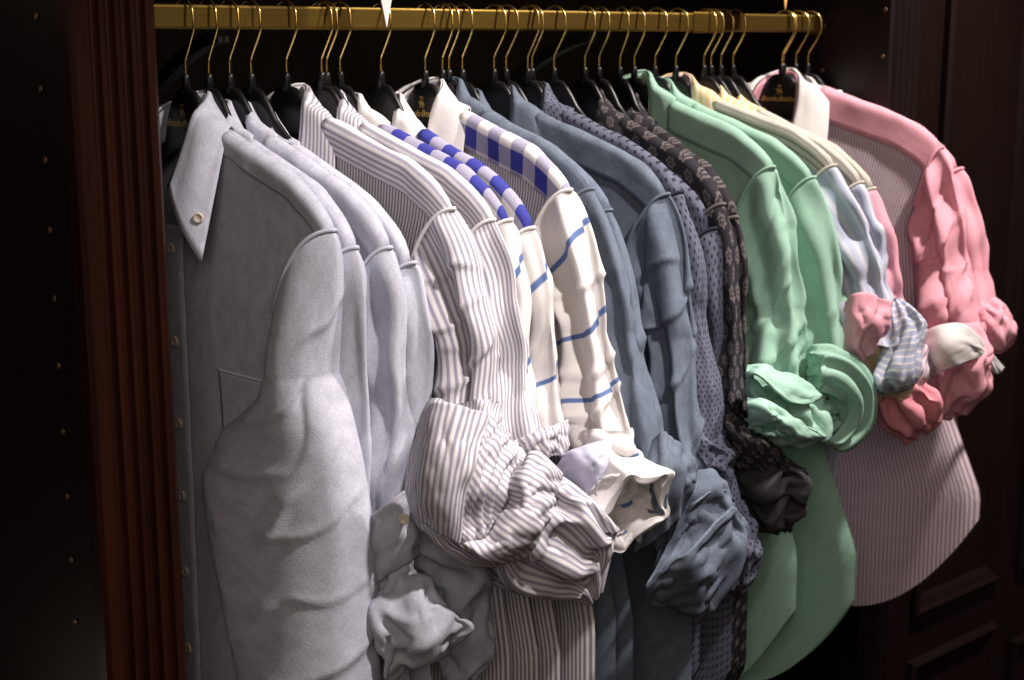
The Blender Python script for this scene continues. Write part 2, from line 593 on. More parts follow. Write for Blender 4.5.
def build_body(S, root, q, nal=57, nleg=44):
    """torso: one sheet that hangs over the shoulder ridge, front leg and back leg"""
    al = np.linspace(-1, 1, nal)
    # slightly more columns near the edges
    al = np.sign(al) * (np.abs(al) ** 0.9)
    a_top = al * S.tipa
    zr = S.ridge(a_top)
    hem = S.zn + q['hem'] + q.get('hemrise', 0.13) * np.clip((np.abs(al) - 0.38) / 0.62, 0, 1) ** 2.3
    Wh = q.get('Wh', 0.26)
    rng = np.random.default_rng(q['seed'])
    T = q.get('T', 0.010)
    rows = []
    tl = np.linspace(0, 1, nleg) ** 1.25
    neck = np.abs(a_top) < 0.062
    fold_k = rng.uniform(14, 26, 4); fold_p = rng.uniform(0, 6.28, 4)
    def leg(sign):
        out = []
        for t in tl:
            z0 = zr.copy()
            if sign > 0:
                z0 = np.where(neck, zr - 0.10 * np.sqrt(np.clip(1 - (a_top / 0.062) ** 2, 0, 1)), zr)
            else:
                z0 = np.where(neck, zr - 0.012 * np.sqrt(np.clip(1 - (a_top / 0.062) ** 2, 0, 1)), zr)
            z = z0 + (hem - z0) * t
            dz = (S.zn - z)
            wid = np.interp(dz, [0.0, 0.08, 0.17, 0.30, 0.52, 0.8], [1.0, 0.97, 0.86, 0.93, Wh / S.tipa * 0.985, Wh / S.tipa])
            a = a_top * wid
            tt = (q.get('Tf', T) if sign > 0 else T)
            tt = tt + q.get('belly', 0.004) * sstep(t, 0.1, 0.8)
            prof = np.sqrt(np.clip(1 - np.abs(al) ** 6, 0, 1))
            off = chest(zr - z, tt, q, sign > 0) * prof
            fold = sum(np.sin(fold_k[i] * a * (1 if i % 2 else -1) + fold_p[i] + 2.0 * t * (i - 1.5)) for i in range(4)) / 4
            famp = q.get('fold', 0.006) * sstep(t, 0.05, 0.9) * (1 - np.abs(al) ** 8)
            b = sign * off + famp * fold * (1 if sign > 0 else 0.8)
            out.append(S.W(a, b, z))
        return np.array(out)
    Lf = leg(1); Lb = leg(-1)
    P = np.concatenate([Lf[::-1], Lb[1:]], 0)
    nv = P.shape[0]
    mid = nleg - 1
    # relax in place: neck row and hem free, ridge pinned
    pin = np.ones(P.shape[:2]); pin[mid - 1:mid + 2] = 0.15
    P = relax(P, q.get('bsu', 1.025), q.get('bsv', 1.012), keep=0.05, iters=q.get('biter', 40), seed=q['seed'], amp=0.0015, cells=(5, 9), pin=pin)
    P = creases(P, q.get('bncr', 22), q['seed'] + 71, q.get('bcramp', .0018), .06, .009, False, 1.2)
    uv = np.zeros((nv, nal, 2))
    uv[..., 0] = (al * S.tipa * 1.1)[None]
    dv = np.linalg.norm(np.diff(P, axis=0), axis=2)[:, 4]
    uv[1:, :, 1] = np.cumsum(dv)[:, None]
    skip = np.zeros((nv - 1, nal - 1), bool)
    nk = np.abs((a_top[1:] + a_top[:-1]) / 2) < 0.062
    skip[mid - 1:mid + 1][:, nk] = True
    o = grid_obj('body', P, q['body'], root, uv=uv, skip=skip, thick=0.0)
    return o, Lf, al

def build_yoke(S, root, q):
    """shoulder yoke laid over the ridge, both sides joined behind the neck"""
    n = 61
    al = np.linspace(-1, 1, n)
    a = al * (S.tipa - 0.001)
    zr = S.ridge(np.clip(a, -S.tipa, S.tipa)) + 0.0022
    yf, yb = q.get('yf', 0.028), 0.075
    T = q.get('T', 0.010)
    Tf = q.get('Tf', T)
    rows, us = [], []
    neck = np.abs(a) < 0.062
    ss = np.concatenate([np.linspace(-yf, -0.014, 5), [-.010, -.007, -.0045, -.0025, -.0012, -.0004, .0004, .0012, .0025, .0045, .007, .010], np.linspace(0.014, yb, 9)])
    for s_ in ss:
        d = abs(s_)
        sg = 1 if s_ < 0 else -1
        tt = (Tf if sg > 0 else T)
        z = zr - d
        if sg < 0:
            z = np.where(neck, np.minimum(z, zr - 0.012 * np.sqrt(np.clip(1 - (a / 0.062) ** 2, 0, 1)) - max(0, d - 0.006)), z)
        pr = np.sqrt(np.clip(1 - (np.abs(al) * 0.985) ** 6, 0, 1))
        b = sg * (chest(zr - z + 0.0005, tt, q, sg > 0) * pr + 0.0024 * min(1, d / 0.004))
        dzz = S.zn - z
        wid = np.interp(dzz, [0.0, 0.08, 0.17], [1.0, 0.985, 0.87])
        rows.append(S.W(a * wid, b, z)); us.append(s_)
    P = np.array(rows)
    uv = np.zeros(P.shape[:2] + (2,))
    if q.get('yoke_along', True):
        uv[..., 0] = np.array(us)[:, None] + q.get('yoff', 0.0); uv[..., 1] = a[None] + q.get('yoff2', 0.0)
    else:
        uv[..., 1] = np.array(us)[:, None]; uv[..., 0] = a[None]
    rng = np.random.default_rng(q['seed'] + 5)
    P = P + normals(P, False) * (0.0009 * smooth_noise(P.shape[:2], (4, 16), rng))[..., None]
    skip = np.zeros((P.shape[0] - 1, n - 1), bool)
    nk = np.abs((a[1:] + a[:-1]) / 2) < 0.062
    su = np.array(us)
    for j in range(P.shape[0] - 1):
        if su[j] < 0.006:
            skip[j, nk] = True
    o = grid_obj('yoke', P, q['yoke'], root, uv=uv, skip=skip, thick=0.0018)
    return o

CW = np.array([0.0, 0.5, 1.0, 1.5, 2.0, 2.42])
C_FOLD = np.array([[0.000, -.023, .036], [.011, -.016, .034], [.022, -.004, .028], [.031, .016, .014], [.035, .032, -.016], [.036, .049, -.051]])
C_EDGE = np.array([[0.000, -.036, -.010], [.024, -.033, -.009], [.047, -.021, -.008], [.067, .000, .0030], [.080, .028, -.056], [.081, .046, -.116]])

def smooth_interp(x, xp, F):
    """piecewise Hermite through the rows of F"""
    m = np.gradient(F, xp, axis=0)
    i = np.clip(np.searchsorted(xp, x) - 1, 0, len(xp) - 2)
    h = (xp[i + 1] - xp[i]); t = ((x - xp[i]) / h)[:, None]; h = h[:, None]
    return (2 * t ** 3 - 3 * t ** 2 + 1) * F[i] + (t ** 3 - 2 * t ** 2 + t) * h * m[i] + (-2 * t ** 3 + 3 * t ** 2) * F[i + 1] + (t ** 3 - t ** 2) * h * m[i + 1]

def build_collar(S, root, q):
    n = 65
    ph = np.linspace(-2.42, 2.42, n)
    w = np.abs(ph); sg = np.sign(ph)
    cs = q.get('cs', 1.0)
    Fo = smooth_interp(w, CW, C_FOLD); Ed = smooth_interp(w, CW, C_EDGE)
    for M_ in (Fo, Ed):
        M_[:, 1] = np.where(M_[:, 1] > 0, M_[:, 1] * cs, M_[:, 1] * min(1, cs + .45))
    Fo[:, 2] += q.get('cz', 0.0)
    a, b, z = Fo[:, 0] * sg, Fo[:, 1], S.zn + Fo[:, 2]
    rows = []
    for t in np.linspace(0, 1, 14):
        ra = (Fo[:, 0] + (Ed[:, 0] - Fo[:, 0]) * (t ** 0.85)) * sg
        bow = 0.006 * math.sin(math.pi * t)
        rb = Fo[:, 1] + (Ed[:, 1] - Fo[:, 1]) * t + np.where(w > 1.4, bow * cs, -bow * .5)
        rz = S.zn + Fo[:, 2] + (Ed[:, 2] - Fo[:, 2]) * t + 0.003 * math.sin(math.pi * min(1, t * 6))
        rows.append(S.W(ra, rb, rz))
    P = np.array(rows)
    rng = np.random.default_rng(q['seed'] + 9)
    P = P + normals(P, False) * (0.0012 * smooth_noise(P.shape[:2], (2, 9), rng))[..., None]
    uv = np.zeros(P.shape[:2] + (2,))
    uv[..., 0] = np.cumsum(np.concatenate([[0], np.linalg.norm(np.diff(P[6], axis=0), axis=1)]))[None]
    uv[..., 1] = np.linspace(0, 0.05, P.shape[0])[:, None]
    uv = uv[..., ::-1].copy()
    col = grid_obj('collar', P, q['collar'], root, uv=uv, thick=0.0028)
    # stand inside
    rows = []
    for t in np.linspace(0, 1, 6):
        ka = 0.93 + 0.35 * t * sstep(w, .3, 1.4)
        rows.append(S.W(a * ka, b * (0.93 - .05 * t), z - 0.001 - (0.034 + 0.006 * sstep(w, 1.5, 2.5)) * t))
    Q = np.array(rows)
    grid_obj('collar_stand', Q, q.get('stand', q['collar']), root, uv=uv[:6], thick=0.002)
    if q.get('label_patch'):
        k = 30
        P0 = Q[2, k]
    return P

def sleeve_rings(S, q):
    """horizontal ellipse rings (a, b, z, A, B) from edges seen at picture heights"""
    ed = np.asarray(q['sleeve'], float)
    n = int(np.clip((ed[-1, 0] - max(ed[0, 0], q['tip'][1] + 138)) / 8, 6, 52)) * q.get('fine', 1)
    v = np.linspace(max(ed[0, 0], min(q['tip'][1] + 138, ed[-1, 0] - 60)), ed[-1, 0], n)
    uL = np.interp(v, ed[:, 0], ed[:, 1]); uR = np.interp(v, ed[:, 0], ed[:, 2])
    k = np.array([1, 2, 1]) / 4.0
    for arr in (uL, uR):
        e = np.concatenate([[arr[0] * 2 - arr[1]], arr, [arr[-1] * 2 - arr[-2]]])
        arr[:] = np.convolve(e, k, 'valid')
    tipx = (S.O + S.ea * S.tipa)[0]
    R = []
    for i in range(n):
        t = i / (n - 1)
        B = q.get('B', 0.022) * (1 + q.get('Bgrow', 0.5) * sstep(t, 0, 0.6))
        bo = q.get('boff', 0.004) + q.get('bdrift', 0.0) * t
        xs = tipx + S.eb[0] * bo
        uc = (uL[i] + uR[i]) / 2
        P = at_x(uc, v[i], xs)
        d = P - CAM
        zc = d @ CF
        hw = (uR[i] - uL[i]) / 2 * zc / FPX
        pd = np.array([d[1], -d[0], 0]); pd /= np.linalg.norm(pd)
        s_ = abs(S.ea @ pd); c_ = abs(S.eb @ pd)
        A = math.sqrt(max(hw * hw - (B * c_) ** 2, (0.35 * hw) ** 2)) / s_
        la, lb, lz = S.L(P)
        R.append((la, lb, P[2], A, B))
    return np.array(R)

def build_sleeve(S, root, q, mirror=False):
    R = q['_rings']
    nph = 64 * q.get('fine', 1) if not mirror else 28
    phi = np.linspace(0, 2 * np.pi, nph, endpoint=False)
    c, s_ = np.cos(phi), np.sin(phi)
    sg = -1 if mirror else 1
    # armhole loop
    tb = q.get('Tarm', 0.020)
    hh = (1 - c) / 2
    a0 = S.tipa + 0.001 - q.get('armin', 0.058) * hh ** 0.6
    b0 = tb * s_ + 0.003
    z0 = S.zt + 0.002 - 0.125 * hh ** 1.15
    P0 = S.W(a0, b0, z0)
    la, lb, lz, A, B = R[0]
    P1 = S.W(la + A * c, lb + B * s_, np.full(nph, lz))
    T0 = S.W(0.055 * np.clip(c, 0, 1) ** 1.0, 0.022 * s_, np.full(nph, -0.06)) - S.O
    T0[..., 2] = -0.05 * np.ones(nph)
    dz = (z0 - lz)
    T1 = np.zeros((nph, 3)); T1[:, 2] = -np.maximum(dz, 0.03)
    rows = []
    nh = 26 * q.get('fine', 1) if not mirror else 6
    for t in np.linspace(0, 1, nh, endpoint=False):
        h00 = 2 * t ** 3 - 3 * t ** 2 + 1; h10 = t ** 3 - 2 * t ** 2 + t
        h01 = -2 * t ** 3 + 3 * t ** 2; h11 = t ** 3 - t ** 2
        rows.append(P0 * h00 + T0 * h10 + P1 * h01 + T1 * h11)
    step = 1 if not mirror else 2
    for i in range(0, len(R), step):
        la, lb, lz, A, B = R[i]
        # squarer cross-section for a hanging, flattened tube
        e = 1.0 - 0.22 * sstep(i / len(R), 0.0, 0.3)
        cc = np.sign(c) * np.abs(c) ** e; sn = np.sign(s_) * np.abs(s_) ** e
        rows.append(S.W(la + A * cc, lb + B * sn, np.full(nph, lz)))
    if mirror or q.get('endcuff'):
        la, lb, lz, A, B = R[-1]
        for k, (f, dz) in enumerate(((1.0, -.006), (1.06, -.010), (1.12, -.004), (1.14, .012), (1.15, .035), (1.13, .042), (1.07, .040))):
            rows.append(S.W(la + A * f * c, lb + B * f * s_, np.full(nph, lz + dz)))
    P = np.array(rows)
    if not mirror:
        # resample along to even steps
        pin = np.ones(P.shape[:2]); pin[0] = 0; pin[1] = 0.4
        nvv = P.shape[0]
        t = np.linspace(0, 1, nvv)[:, None] * np.ones((1, nph))
        su = 1 + (q.get('ssu', 1.04) - 1) * sstep(t, 0.08, 0.5)
        sv = 1 + (q.get('ssv', 1.008) - 1) * (0.4 + sstep(t, 0.3, 1.0))
        P = relax(P, su, sv, keep=q.get('skeep', 0.004), iters=q.get('siter', 160), closed=True, seed=q['seed'] + 31, amp=q.get('samp', 0.004), cells=q.get('scells', (2, 9)), pin=pin, win=(0.5, 0.24), stiff=.25)
        P = creases(P, q.get('ncr', 20), q['seed'] + 77, q.get('cramp', .0060), q.get('crlen', .055), q.get('crw', .008), True, 0.75, base=q.get('crbase', .5), vmin=.25)
        if q.get('lines'):
            P = pressed_lines(P, q['lines'])
    if mirror:
        d = P - S.O
        am = d @ S.ea; bm_ = d @ S.eb
        P = S.W(-am, bm_, P[..., 2])[:, ::-1]
    uv = arc_uv(np.concatenate([P, P[:, :1]], 1))
    per = uv[:, -1:, 0].mean()
    uv[..., 0] = np.linspace(0, q.get('circ', 0.30), uv.shape[1])[None]
    uv[..., 1] += q.get('slant', 0.0) * uv[..., 0] + q.get('voff', 0.0)
    o = grid_obj('sleeve', P, q['sleeve_mat'], root, closed=True, uv=uv)
    # raised armhole seam
    if not mirror:
        loop = P[0]
        up = loop + (loop - loop.mean(0)) * 0.018
        k = nph // 4 + 6
        path = np.concatenate([up[-k:], up[:k + 1]])
        path = path + np.array([0, 0, -0.0004])
        tube('armhole_seam', path, 0.0022, q.get('seam_mat', q['yoke']), root, 6)
    return P

def build_placket(S, root, q, Lf, al):
    """front band with buttons, down the middle of the front"""
    mid = len(al) // 2
    col = Lf[:, mid].copy()
    w = 0.017
    z = col[:, 2]
    n = len(col)
    rows = []
    for i in range(n):
        rows.append([col[i] + S.ea * k * w + S.eb * 0.0045 for k in np.linspace(-1, 1, 5)])
    P = np.array(rows)
    P = relax(P, 1.02, 1.02, keep=0.1, iters=15, seed=q['seed'] + 3, amp=0.0008, cells=(14, 2))
    pl = grid_obj('placket', P, q['body'], root, thick=0.002)
    for f in q.get('buttons', ()):
        i = int(np.argmin(np.abs(z - (S.zn - f))))
        disc('button', P[i, 2] + S.eb * 0.0012, S.eb, 0.0055, 0.0028, 'pearl_button', pl)

def build_shirt(q):
    S = Shirt(q['hx'], q['tip'], q.get('zn'))
    S.q = q
    root = thing('dress_shirt', q['label'], 'shirt', (q['hx'], RAIL_Y, S.zn), q.get('group'))
    q['_rings'] = sleeve_rings(S, q)
    body, Lf, al = build_body(S, root, q)
    build_yoke(S, root, q)
    q['_leaf'] = build_collar(S, root, q)
    build_placket(S, root, q, Lf, al)
    q['_sleeve'] = build_sleeve(S, root, q)
    build_sleeve(S, root, q, True)
    S.root = root; S.Lf = Lf; S.al = al
    return S

# ------------------------------------------------------------------ the setting: a mahogany wardrobe bay
XL0, XL1 = 0.5215, 0.600          # partition on the left
XR0 = 1.668                       # inner face of the partition on the right
YF = 1.15                         # front plane of the partitions
YB = 1.575                        # back panel
ZT = 2.25

def fluted_post(name, x0, x1, yf, yb, z0, z1, flutes, mat, parent=None, depth=0.006):
    """upright with vertical flutes cut in its front face; flutes=[(xa,xb)..]"""
    prof = [(x0, yb), (x0, yf + 0.004), (x0 + 0.004, yf)]
    for xa, xb in flutes:
        for k in range(9):
            t = k / 8
            prof.append((xa + (xb - xa) * t, yf + depth * math.sin(math.pi * t)))
    prof += [(x1 - 0.004, yf), (x1, yf + 0.004), (x1, yb)]
    V = [(x, y, z) for z in (z0, z1) for x, y in prof]
    n = len(prof)
    F = [(i, (i + 1) % n, n + (i + 1) % n, n + i) for i in range(n)]
    F += [tuple(range(n))[::-1], tuple(range(n, 2 * n))]
    return mesh_obj(name, V, F, mat, parent, False)

structure(fluted_post('trim_1', XL0, XL1, YF, YF + 0.022, 0.02, ZT,
                      [(XL0 + .016, XL0 + .026), (XL0 + .030, XL0 + .040), (XL0 + .044, XL0 + .054), (XL0 + .058, XL0 + .068)], 'mahogany'))
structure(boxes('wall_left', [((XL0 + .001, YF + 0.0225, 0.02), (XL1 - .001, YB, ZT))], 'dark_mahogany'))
structure(boxes('wall_back', [((-1.2, YB + .001, 0.0), (3.4, YB + 0.03, ZT))], 'closet_back_panel'))
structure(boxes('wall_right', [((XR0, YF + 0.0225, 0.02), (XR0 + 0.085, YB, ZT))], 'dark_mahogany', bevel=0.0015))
structure(fluted_post('trim_2', XR0 - .002, XR0 + 0.088, YF, YF + 0.022, 0.02, ZT,
                      [(XR0 + .012, XR0 + .022), (XR0 + .026, XR0 + .036), (XR0 + .040, XR0 + .050), (XR0 + .054, XR0 + .064)], 'dark_mahogany'))
structure(boxes('floor', [((-1.2, -1.0, -0.05), (3.4, YB, 0.0))], 'floor_boards'))
structure(boxes('trim_3', [((XL1 + .001, YF + .03, 1.93), (XR0 - .001, YF + .055, ZT))], 'dark_mahogany', bevel=0.003))

# panelled door front beyond the right post, with a moulded frame
pn = thing('cupboard_front', 'dark mahogany panelled cupboard front right of the hanging rail', 'cupboard', (XR0 + .35, YF + .02, 0.02))
x0, x1 = XR0 + 0.09, XR0 + 0.75
boxes('carcass', [((x0, YF + .02, .02), (x1, YF + .04, ZT))], 'dark_mahogany', pn)
def moulding(name, rx0, rx1, z0, z1, y, w, mat, parent):
    """picture-frame moulding: profile swept round a rectangle with mitred corners"""
    prof = [(0, 0), (0.0, .010), (.006, .014), (.012, .010), (w * .7, .006), (w, .0)]
    V, F = [], []
    cs = [(rx0, z0, 1, 1), (rx1, z0, -1, 1), (rx1, z1, -1, -1), (rx0, z1, 1, -1)]
    for cx, cz, sx, sz in cs:
        for d, h in prof:
            V.append((cx + sx * d, y - h, cz + sz * d))
    n = len(prof)
    for c_ in range(4):
        d_ = (c_ + 1) % 4
        for k in range(n - 1):
            F.append((c_ * n + k, d_ * n + k, d_ * n + k + 1, c_ * n + k + 1))
    return mesh_obj(name, V, F, mat, parent, False)
moulding('panel_frame', x0 + .06, x0 + .30, 0.86, 1.95, YF + .02, .03, 'dark_mahogany', pn)
moulding('panel_frame', x0 + .36, x0 + .60, 0.86, 1.95, YF + .02, .03, 'dark_mahogany', pn)
moulding('panel_frame', x0 + .06, x0 + .30, 0.12, 0.785, YF + .02, .03, 'dark_mahogany', pn)
moulding('panel_frame', x0 + .36, x0 + .60, 0.12, 0.735, YF + .02, .03, 'dark_mahogany', pn)

# shelf-pin holes: brass-rimmed sockets in the two partitions
def pin_row(x, y, z0, dz, n, nrm, label, group):
    for i in range(n):
        o = disc('shelf_pin_socket', (x, y, z0 - i * dz), nrm, 0.0030, 0.0016, 'peg_hole')
        lab = label if callable(label) is False else label(i)
        tag(o, lab, 'shelf pin socket', group)
ORD = ['topmost', 'second', 'third', 'fourth', 'fifth', 'sixth', 'seventh', 'eighth', 'ninth', 'lowest']
pin_row(XL0, 1.2135, 1.739, 0.0607, 10, (-1, 0, 0),
        lambda i: f'small brass shelf pin socket, {ORD[i]} of the row down the left partition', 'shelf pin sockets on the left partition')
pin_row(XR0, 1.262, 1.7385, 0.0607, 2, (-1, 0, 0),
        lambda i: ['small shelf pin socket just beside the end of the brass rail', 'small shelf pin socket below the rail end on the right partition'][i], 'shelf pin sockets on the right partition')
pin_row(XR0 - .002, 1.162, 1.758, 0.0607, 2, (-1, 0, 0),
        lambda i: ['upper tiny socket at the front edge of the right partition', 'lower tiny socket at the front edge of the right partition'][i], 'shelf pin sockets on the right partition')

# rail
rail = thing('hanging_rail', 'flat brass hanging rail running along the top of the wardrobe', 'rail', (1.13, RAIL_Y, 1.728))
def rail_bar(name, xa, xb, z0, z1, ya, yb, mat='aged_brass'):
    prof = []
    r = 0.003
    for cx, cz, a0 in ((yb - r, z1 - r, 0), (ya + r, z1 - r, 90), (ya + r, z0 + r, 180), (yb - r, z0 + r, 270)):
        for k in range(5):
            th = math.radians(a0 + 22.5 * k)
            prof.append((cx + r * math.cos(th), cz + r * math.sin(th)))
    V = [(x, y, z) for x in (xa, xb) for y, z in prof]
    n = len(prof)
    F = [(i, (i + 1) % n, n + (i + 1) % n, n + i) for i in range(n)] + [tuple(range(n))[::-1], tuple(range(n, 2 * n))]
    return mesh_obj(name, V, F, mat, rail, False)
rail_bar('bar', XL1 + .002, XR0 - .002, 1.729, 1.7525, RAIL_Y - .006, RAIL_Y + .006)
rail_bar('joint_sleeve', 1.402, 1.462, 1.7275, 1.7540, RAIL_Y - .0072, RAIL_Y + .0072)
rail_bar('end_socket', XR0 - .014, XR0 - .001, 1.726, 1.7555, RAIL_Y - .009, RAIL_Y + .009)
rail_bar('end_socket', XL1 + .001, XL1 + .012, 1.726, 1.7555, RAIL_Y - .009, RAIL_Y + .009)
for bx_ in (0.735, 1.235):
    pts = [(bx_, RAIL_Y + .004 + .30 * t, 1.727 - .17 * (t ** 1.6)) for t in np.linspace(0, 1, 12)]
    V, F = [], []
    for (x, y, z), t in zip(pts, np.linspace(0, 1, 12)):
        h = .010 + .012 * t
        V += [(x - .006, y, z + h * .2), (x + .006, y, z + h * .2), (x + .006, y, z - h), (x - .006, y, z - h)]
    for i in range(11):
        for k in range(4):
            F.append((i * 4 + k, i * 4 + (k + 1) % 4, i * 4 + 4 + (k + 1) % 4, i * 4 + 4 + k))
    F += [(3, 2, 1, 0), (44, 45, 46, 47)]
    mesh_obj('rail_bracket', V, F, 'dark_bronze', rail, False)

# paper pennants whose tips hang into view above the rail
def pennant(u, v, y, w, mat, label):
    P = at_y(u, v, y)
    t = .0012
    V = [(P[0], y, P[2]), (P[0] + w, y, P[2] + .16), (P[0] - w, y, P[2] + .16)]
    V = [(a + 0, b, c) for a, b, c in V] + [(a, b + t, c) for a, b, c in V]
    F = [(0, 1, 2), (5, 4, 3), (0, 3, 4, 1), (1, 4, 5, 2), (2, 5, 3, 0)]
    o = mesh_obj('paper_pennant', V, F, mat, None, False)
    tag(o, label, 'pennant')
pennant(387, 27.5, 1.196, .038, 'white_paper', 'white paper pennant tip hanging down over the rail')
pennant(785.5, 10, 1.196, .034, 'orange_paper', 'orange paper pennant tip above the right end of the rail')

# ------------------------------------------------------------------ hangers
HANG_A = np.array([0, .014, .025, .034, .050, .070, .10, .13, .165, .195, .207])
HANG_T = np.array([1.675, 1.672, 1.660, 1.645, 1.629, 1.614, 1.592, 1.570, 1.543, 1.520, 1.508])
HANG_B = np.array([1.613, 1.612, 1.608, 1.602, 1.594, 1.584, 1.564, 1.543, 1.518, 1.500, 1.502])
HANG_W = np.array([.0050, .0050, .0050, .0052, .0056, .0062, .0064, .0062, .0058, .0052, .002])

def hanger_meshes(with_text):
    """parts in the hanger's own frame: x = near shoulder, y = back, z up from the world height of the rail"""
    sides = np.concatenate([-HANG_A[:0:-1], HANG_A])
    a = np.linspace(-.207, .207, 61)
    top = np.interp(np.abs(a), HANG_A, HANG_T); bot = np.interp(np.abs(a), HANG_A, HANG_B); wd = np.interp(np.abs(a), HANG_A, HANG_W)
    V = []
    n = 16
    for i in range(len(a)):
        zc, hh = (top[i] + bot[i]) / 2, (top[i] - bot[i]) / 2
        fwd = -.002 * (abs(a[i]) / .2) ** 2
        for k in range(n):
            th = 2 * math.pi * k / n
            c, s_ = math.cos(th), math.sin(th)
            V.append((a[i], fwd + wd[i] * math.copysign(abs(c) ** .7, c), zc + hh * math.copysign(abs(s_) ** .75, s_)))
    F = []
    for i in range(len(a) - 1):
        for k in range(n):
            F.append((i * n + k, i * n + (k + 1) % n, (i + 1) * n + (k + 1) % n, (i + 1) * n + k))
    F += [tuple(range(n))[::-1], tuple((len(a) - 1) * n + k for k in range(n))]
    body = (V, F)
    cap = tube_pts([(0, 0, 1.668), (0, 0, 1.680), (0, 0, 1.683), (0, 0, 1.686), (0, 0, 1.687)], [.0046, .0042, .0040, .0034, .002], 12)
    path = [(0, 0, 1.682), (0, 0, 1.697), (.0010, 0, 1.702), (.0085, 0, 1.715), (.0150, 0, 1.727), (.0168, 0, 1.733), (.0168, 0, 1.740)]
    for k in range(1, 12):
        th = math.pi * k / 11 * 1.12
        path.append((.0168 * math.cos(th), 0, 1.741 + .0162 * math.sin(th)))
    hook = tube_pts(catmull(path, 44), .00135, 8)
    return body, cap, hook

HB, HC, HH = hanger_meshes(False)
_proto = {}
def make_hanger(hx, yaw, label, text=False):
    root = thing('clothes_hanger', label, 'hanger', (hx, RAIL_Y, 1.60), 'black hangers on the brass rail')
    M = Matrix(((math.sin(yaw), math.cos(yaw), 0, hx), (-math.cos(yaw), math.sin(yaw), 0, RAIL_Y), (0, 0, 1, 0), (0, 0, 0, 1)))
    for nm, dat, mat in (('hanger_body', HB, 'hanger_black'), ('hook_ferrule', HC, 'hanger_black'), ('hook', HH, 'hook_brass')):
        if nm not in _proto:
            o = mesh_obj(nm, dat[0], dat[1], mat, None, True)
            _proto[nm] = o.data
        else:
            o = D.objects.new(nm, _proto[nm]); COL.objects.link(o)
        o.parent = root
        o.matrix_parent_inverse = Matrix.Translation(-root.location)
        o.matrix_world = M
        o.matrix_basis = M
        if nm == 'hanger_body':
            hb = o
    if text:
        cu = D.curves.new('lettering', 'FONT')
        cu.body = 'Brooks Brothers'; cu.size = .0098; cu.shear = .45; cu.align_x = 'CENTER'; cu.extrude = .00015; cu.space_character = .82
        cu.offset = 0.0001
        tmp = D.objects.new('lettering', cu)
        COL.objects.link(tmp)
        bpy.context.view_layer.update()
        me = D.meshes.new_from_object(tmp.evaluated_get(bpy.context.evaluated_depsgraph_get()))
        D.objects.remove(tmp); D.curves.remove(cu)
        me.materials.clear(); me.materials.append(MATS['gold_print'])
        to = D.objects.new('gold_lettering', me)
        COL.objects.link(to); to.parent = hb
        to.matrix_basis = Matrix(((1, 0, 0, 0), (0, 0, -1, -.0056), (0, 1, 0, 1.6375), (0, 0, 0, 1)))
        # hung fleece emblem above the lettering
        V, F = [], []
        def ell(cx, cz, rx, rz, n=14):
            k = len(V)
            for i in range(n):
                th = 2 * math.pi * i / n
                V.append((cx + rx * math.cos(th), -.0057, cz + rz * math.sin(th)))
            F.append(tuple(range(k, k + n)))
        def bar(xa, za, xb, zb, w):
            d = np.array([xb - xa, zb - za]); d /= np.linalg.norm(d); m = np.array([-d[1], d[0]]) * w
            k = len(V)
            for (x, z, s_) in ((xa, za, 1), (xb, zb, 1), (xb, zb, -1), (xa, za, -1)):
                V.append((x + m[0] * s_, -.0057, z + m[1] * s_))
            F.append((k, k + 1, k + 2, k + 3))
        ell(0, 1.6515, .0034, .0020); ell(-.0038, 1.6528, .0013, .0011); ell(.0036, 1.6508, .0010, .0012)
        bar(-.0022, 1.651, -.0030, 1.6468, .0004); bar(-.0012, 1.650, -.0014, 1.6464, .0004)
        bar(.0018, 1.650, .0017, 1.6466, .0004); bar(.0028, 1.651, .0034, 1.6468, .0004)
        bar(-.0006, 1.653, -.0026, 1.6575, .0004); bar(.0006, 1.653, .0026, 1.6575, .0004); ell(0, 1.6582, .0026, .0010)
        eo = mesh_obj('gold_emblem', V, F, 'gold_print', None, False)
        eo.parent = hb
    return root

# ------------------------------------------------------------------ cuffs and rolled sleeve ends
def patch(name, rows, mat, parent, n=(40, 40), su=1.08, sv=1.05, keep=0.004, iters=120, seed=1, amp=0.003, cells=(4, 5), thick=0.0022, rot=0.0, pin_edge=0.3, win=(0.7, 0.7), bend=0.4, fscale=1.0, stiff=0.5, ncr=4, cramp=.0016, low=.12):
    """sheet through control points (u, v, depth plane y)"""
    m = max(len(r) for r in rows)
    C = []
    for r in rows:
        W = np.array([at_y(*p) for p in r])
        C.append(catmull(W, n[1]))
    P = catmull(np.array(C), n[0])
    pin = np.ones(P.shape[:2])
    pin[0] = pin[-1] = pin_edge; pin[:, 0] = pin[:, -1] = pin_edge
    P = relax(P, su, sv, keep=keep, iters=iters, seed=seed, amp=amp, cells=cells, pin=pin, win=win, bend=bend, stiff=stiff, low=low)
    P = creases(P, ncr, seed + 7, cramp, .05, .007, False, 1.2)
    uv = arc_uv(P) * fscale
    if rot:
        c, s_ = math.cos(rot), math.sin(rot)
        uv = np.stack([uv[..., 0] * c - uv[..., 1] * s_, uv[..., 0] * s_ + uv[..., 1] * c], -1)
    return grid_obj(name, P, mat, parent, uv=uv, thick=thick)

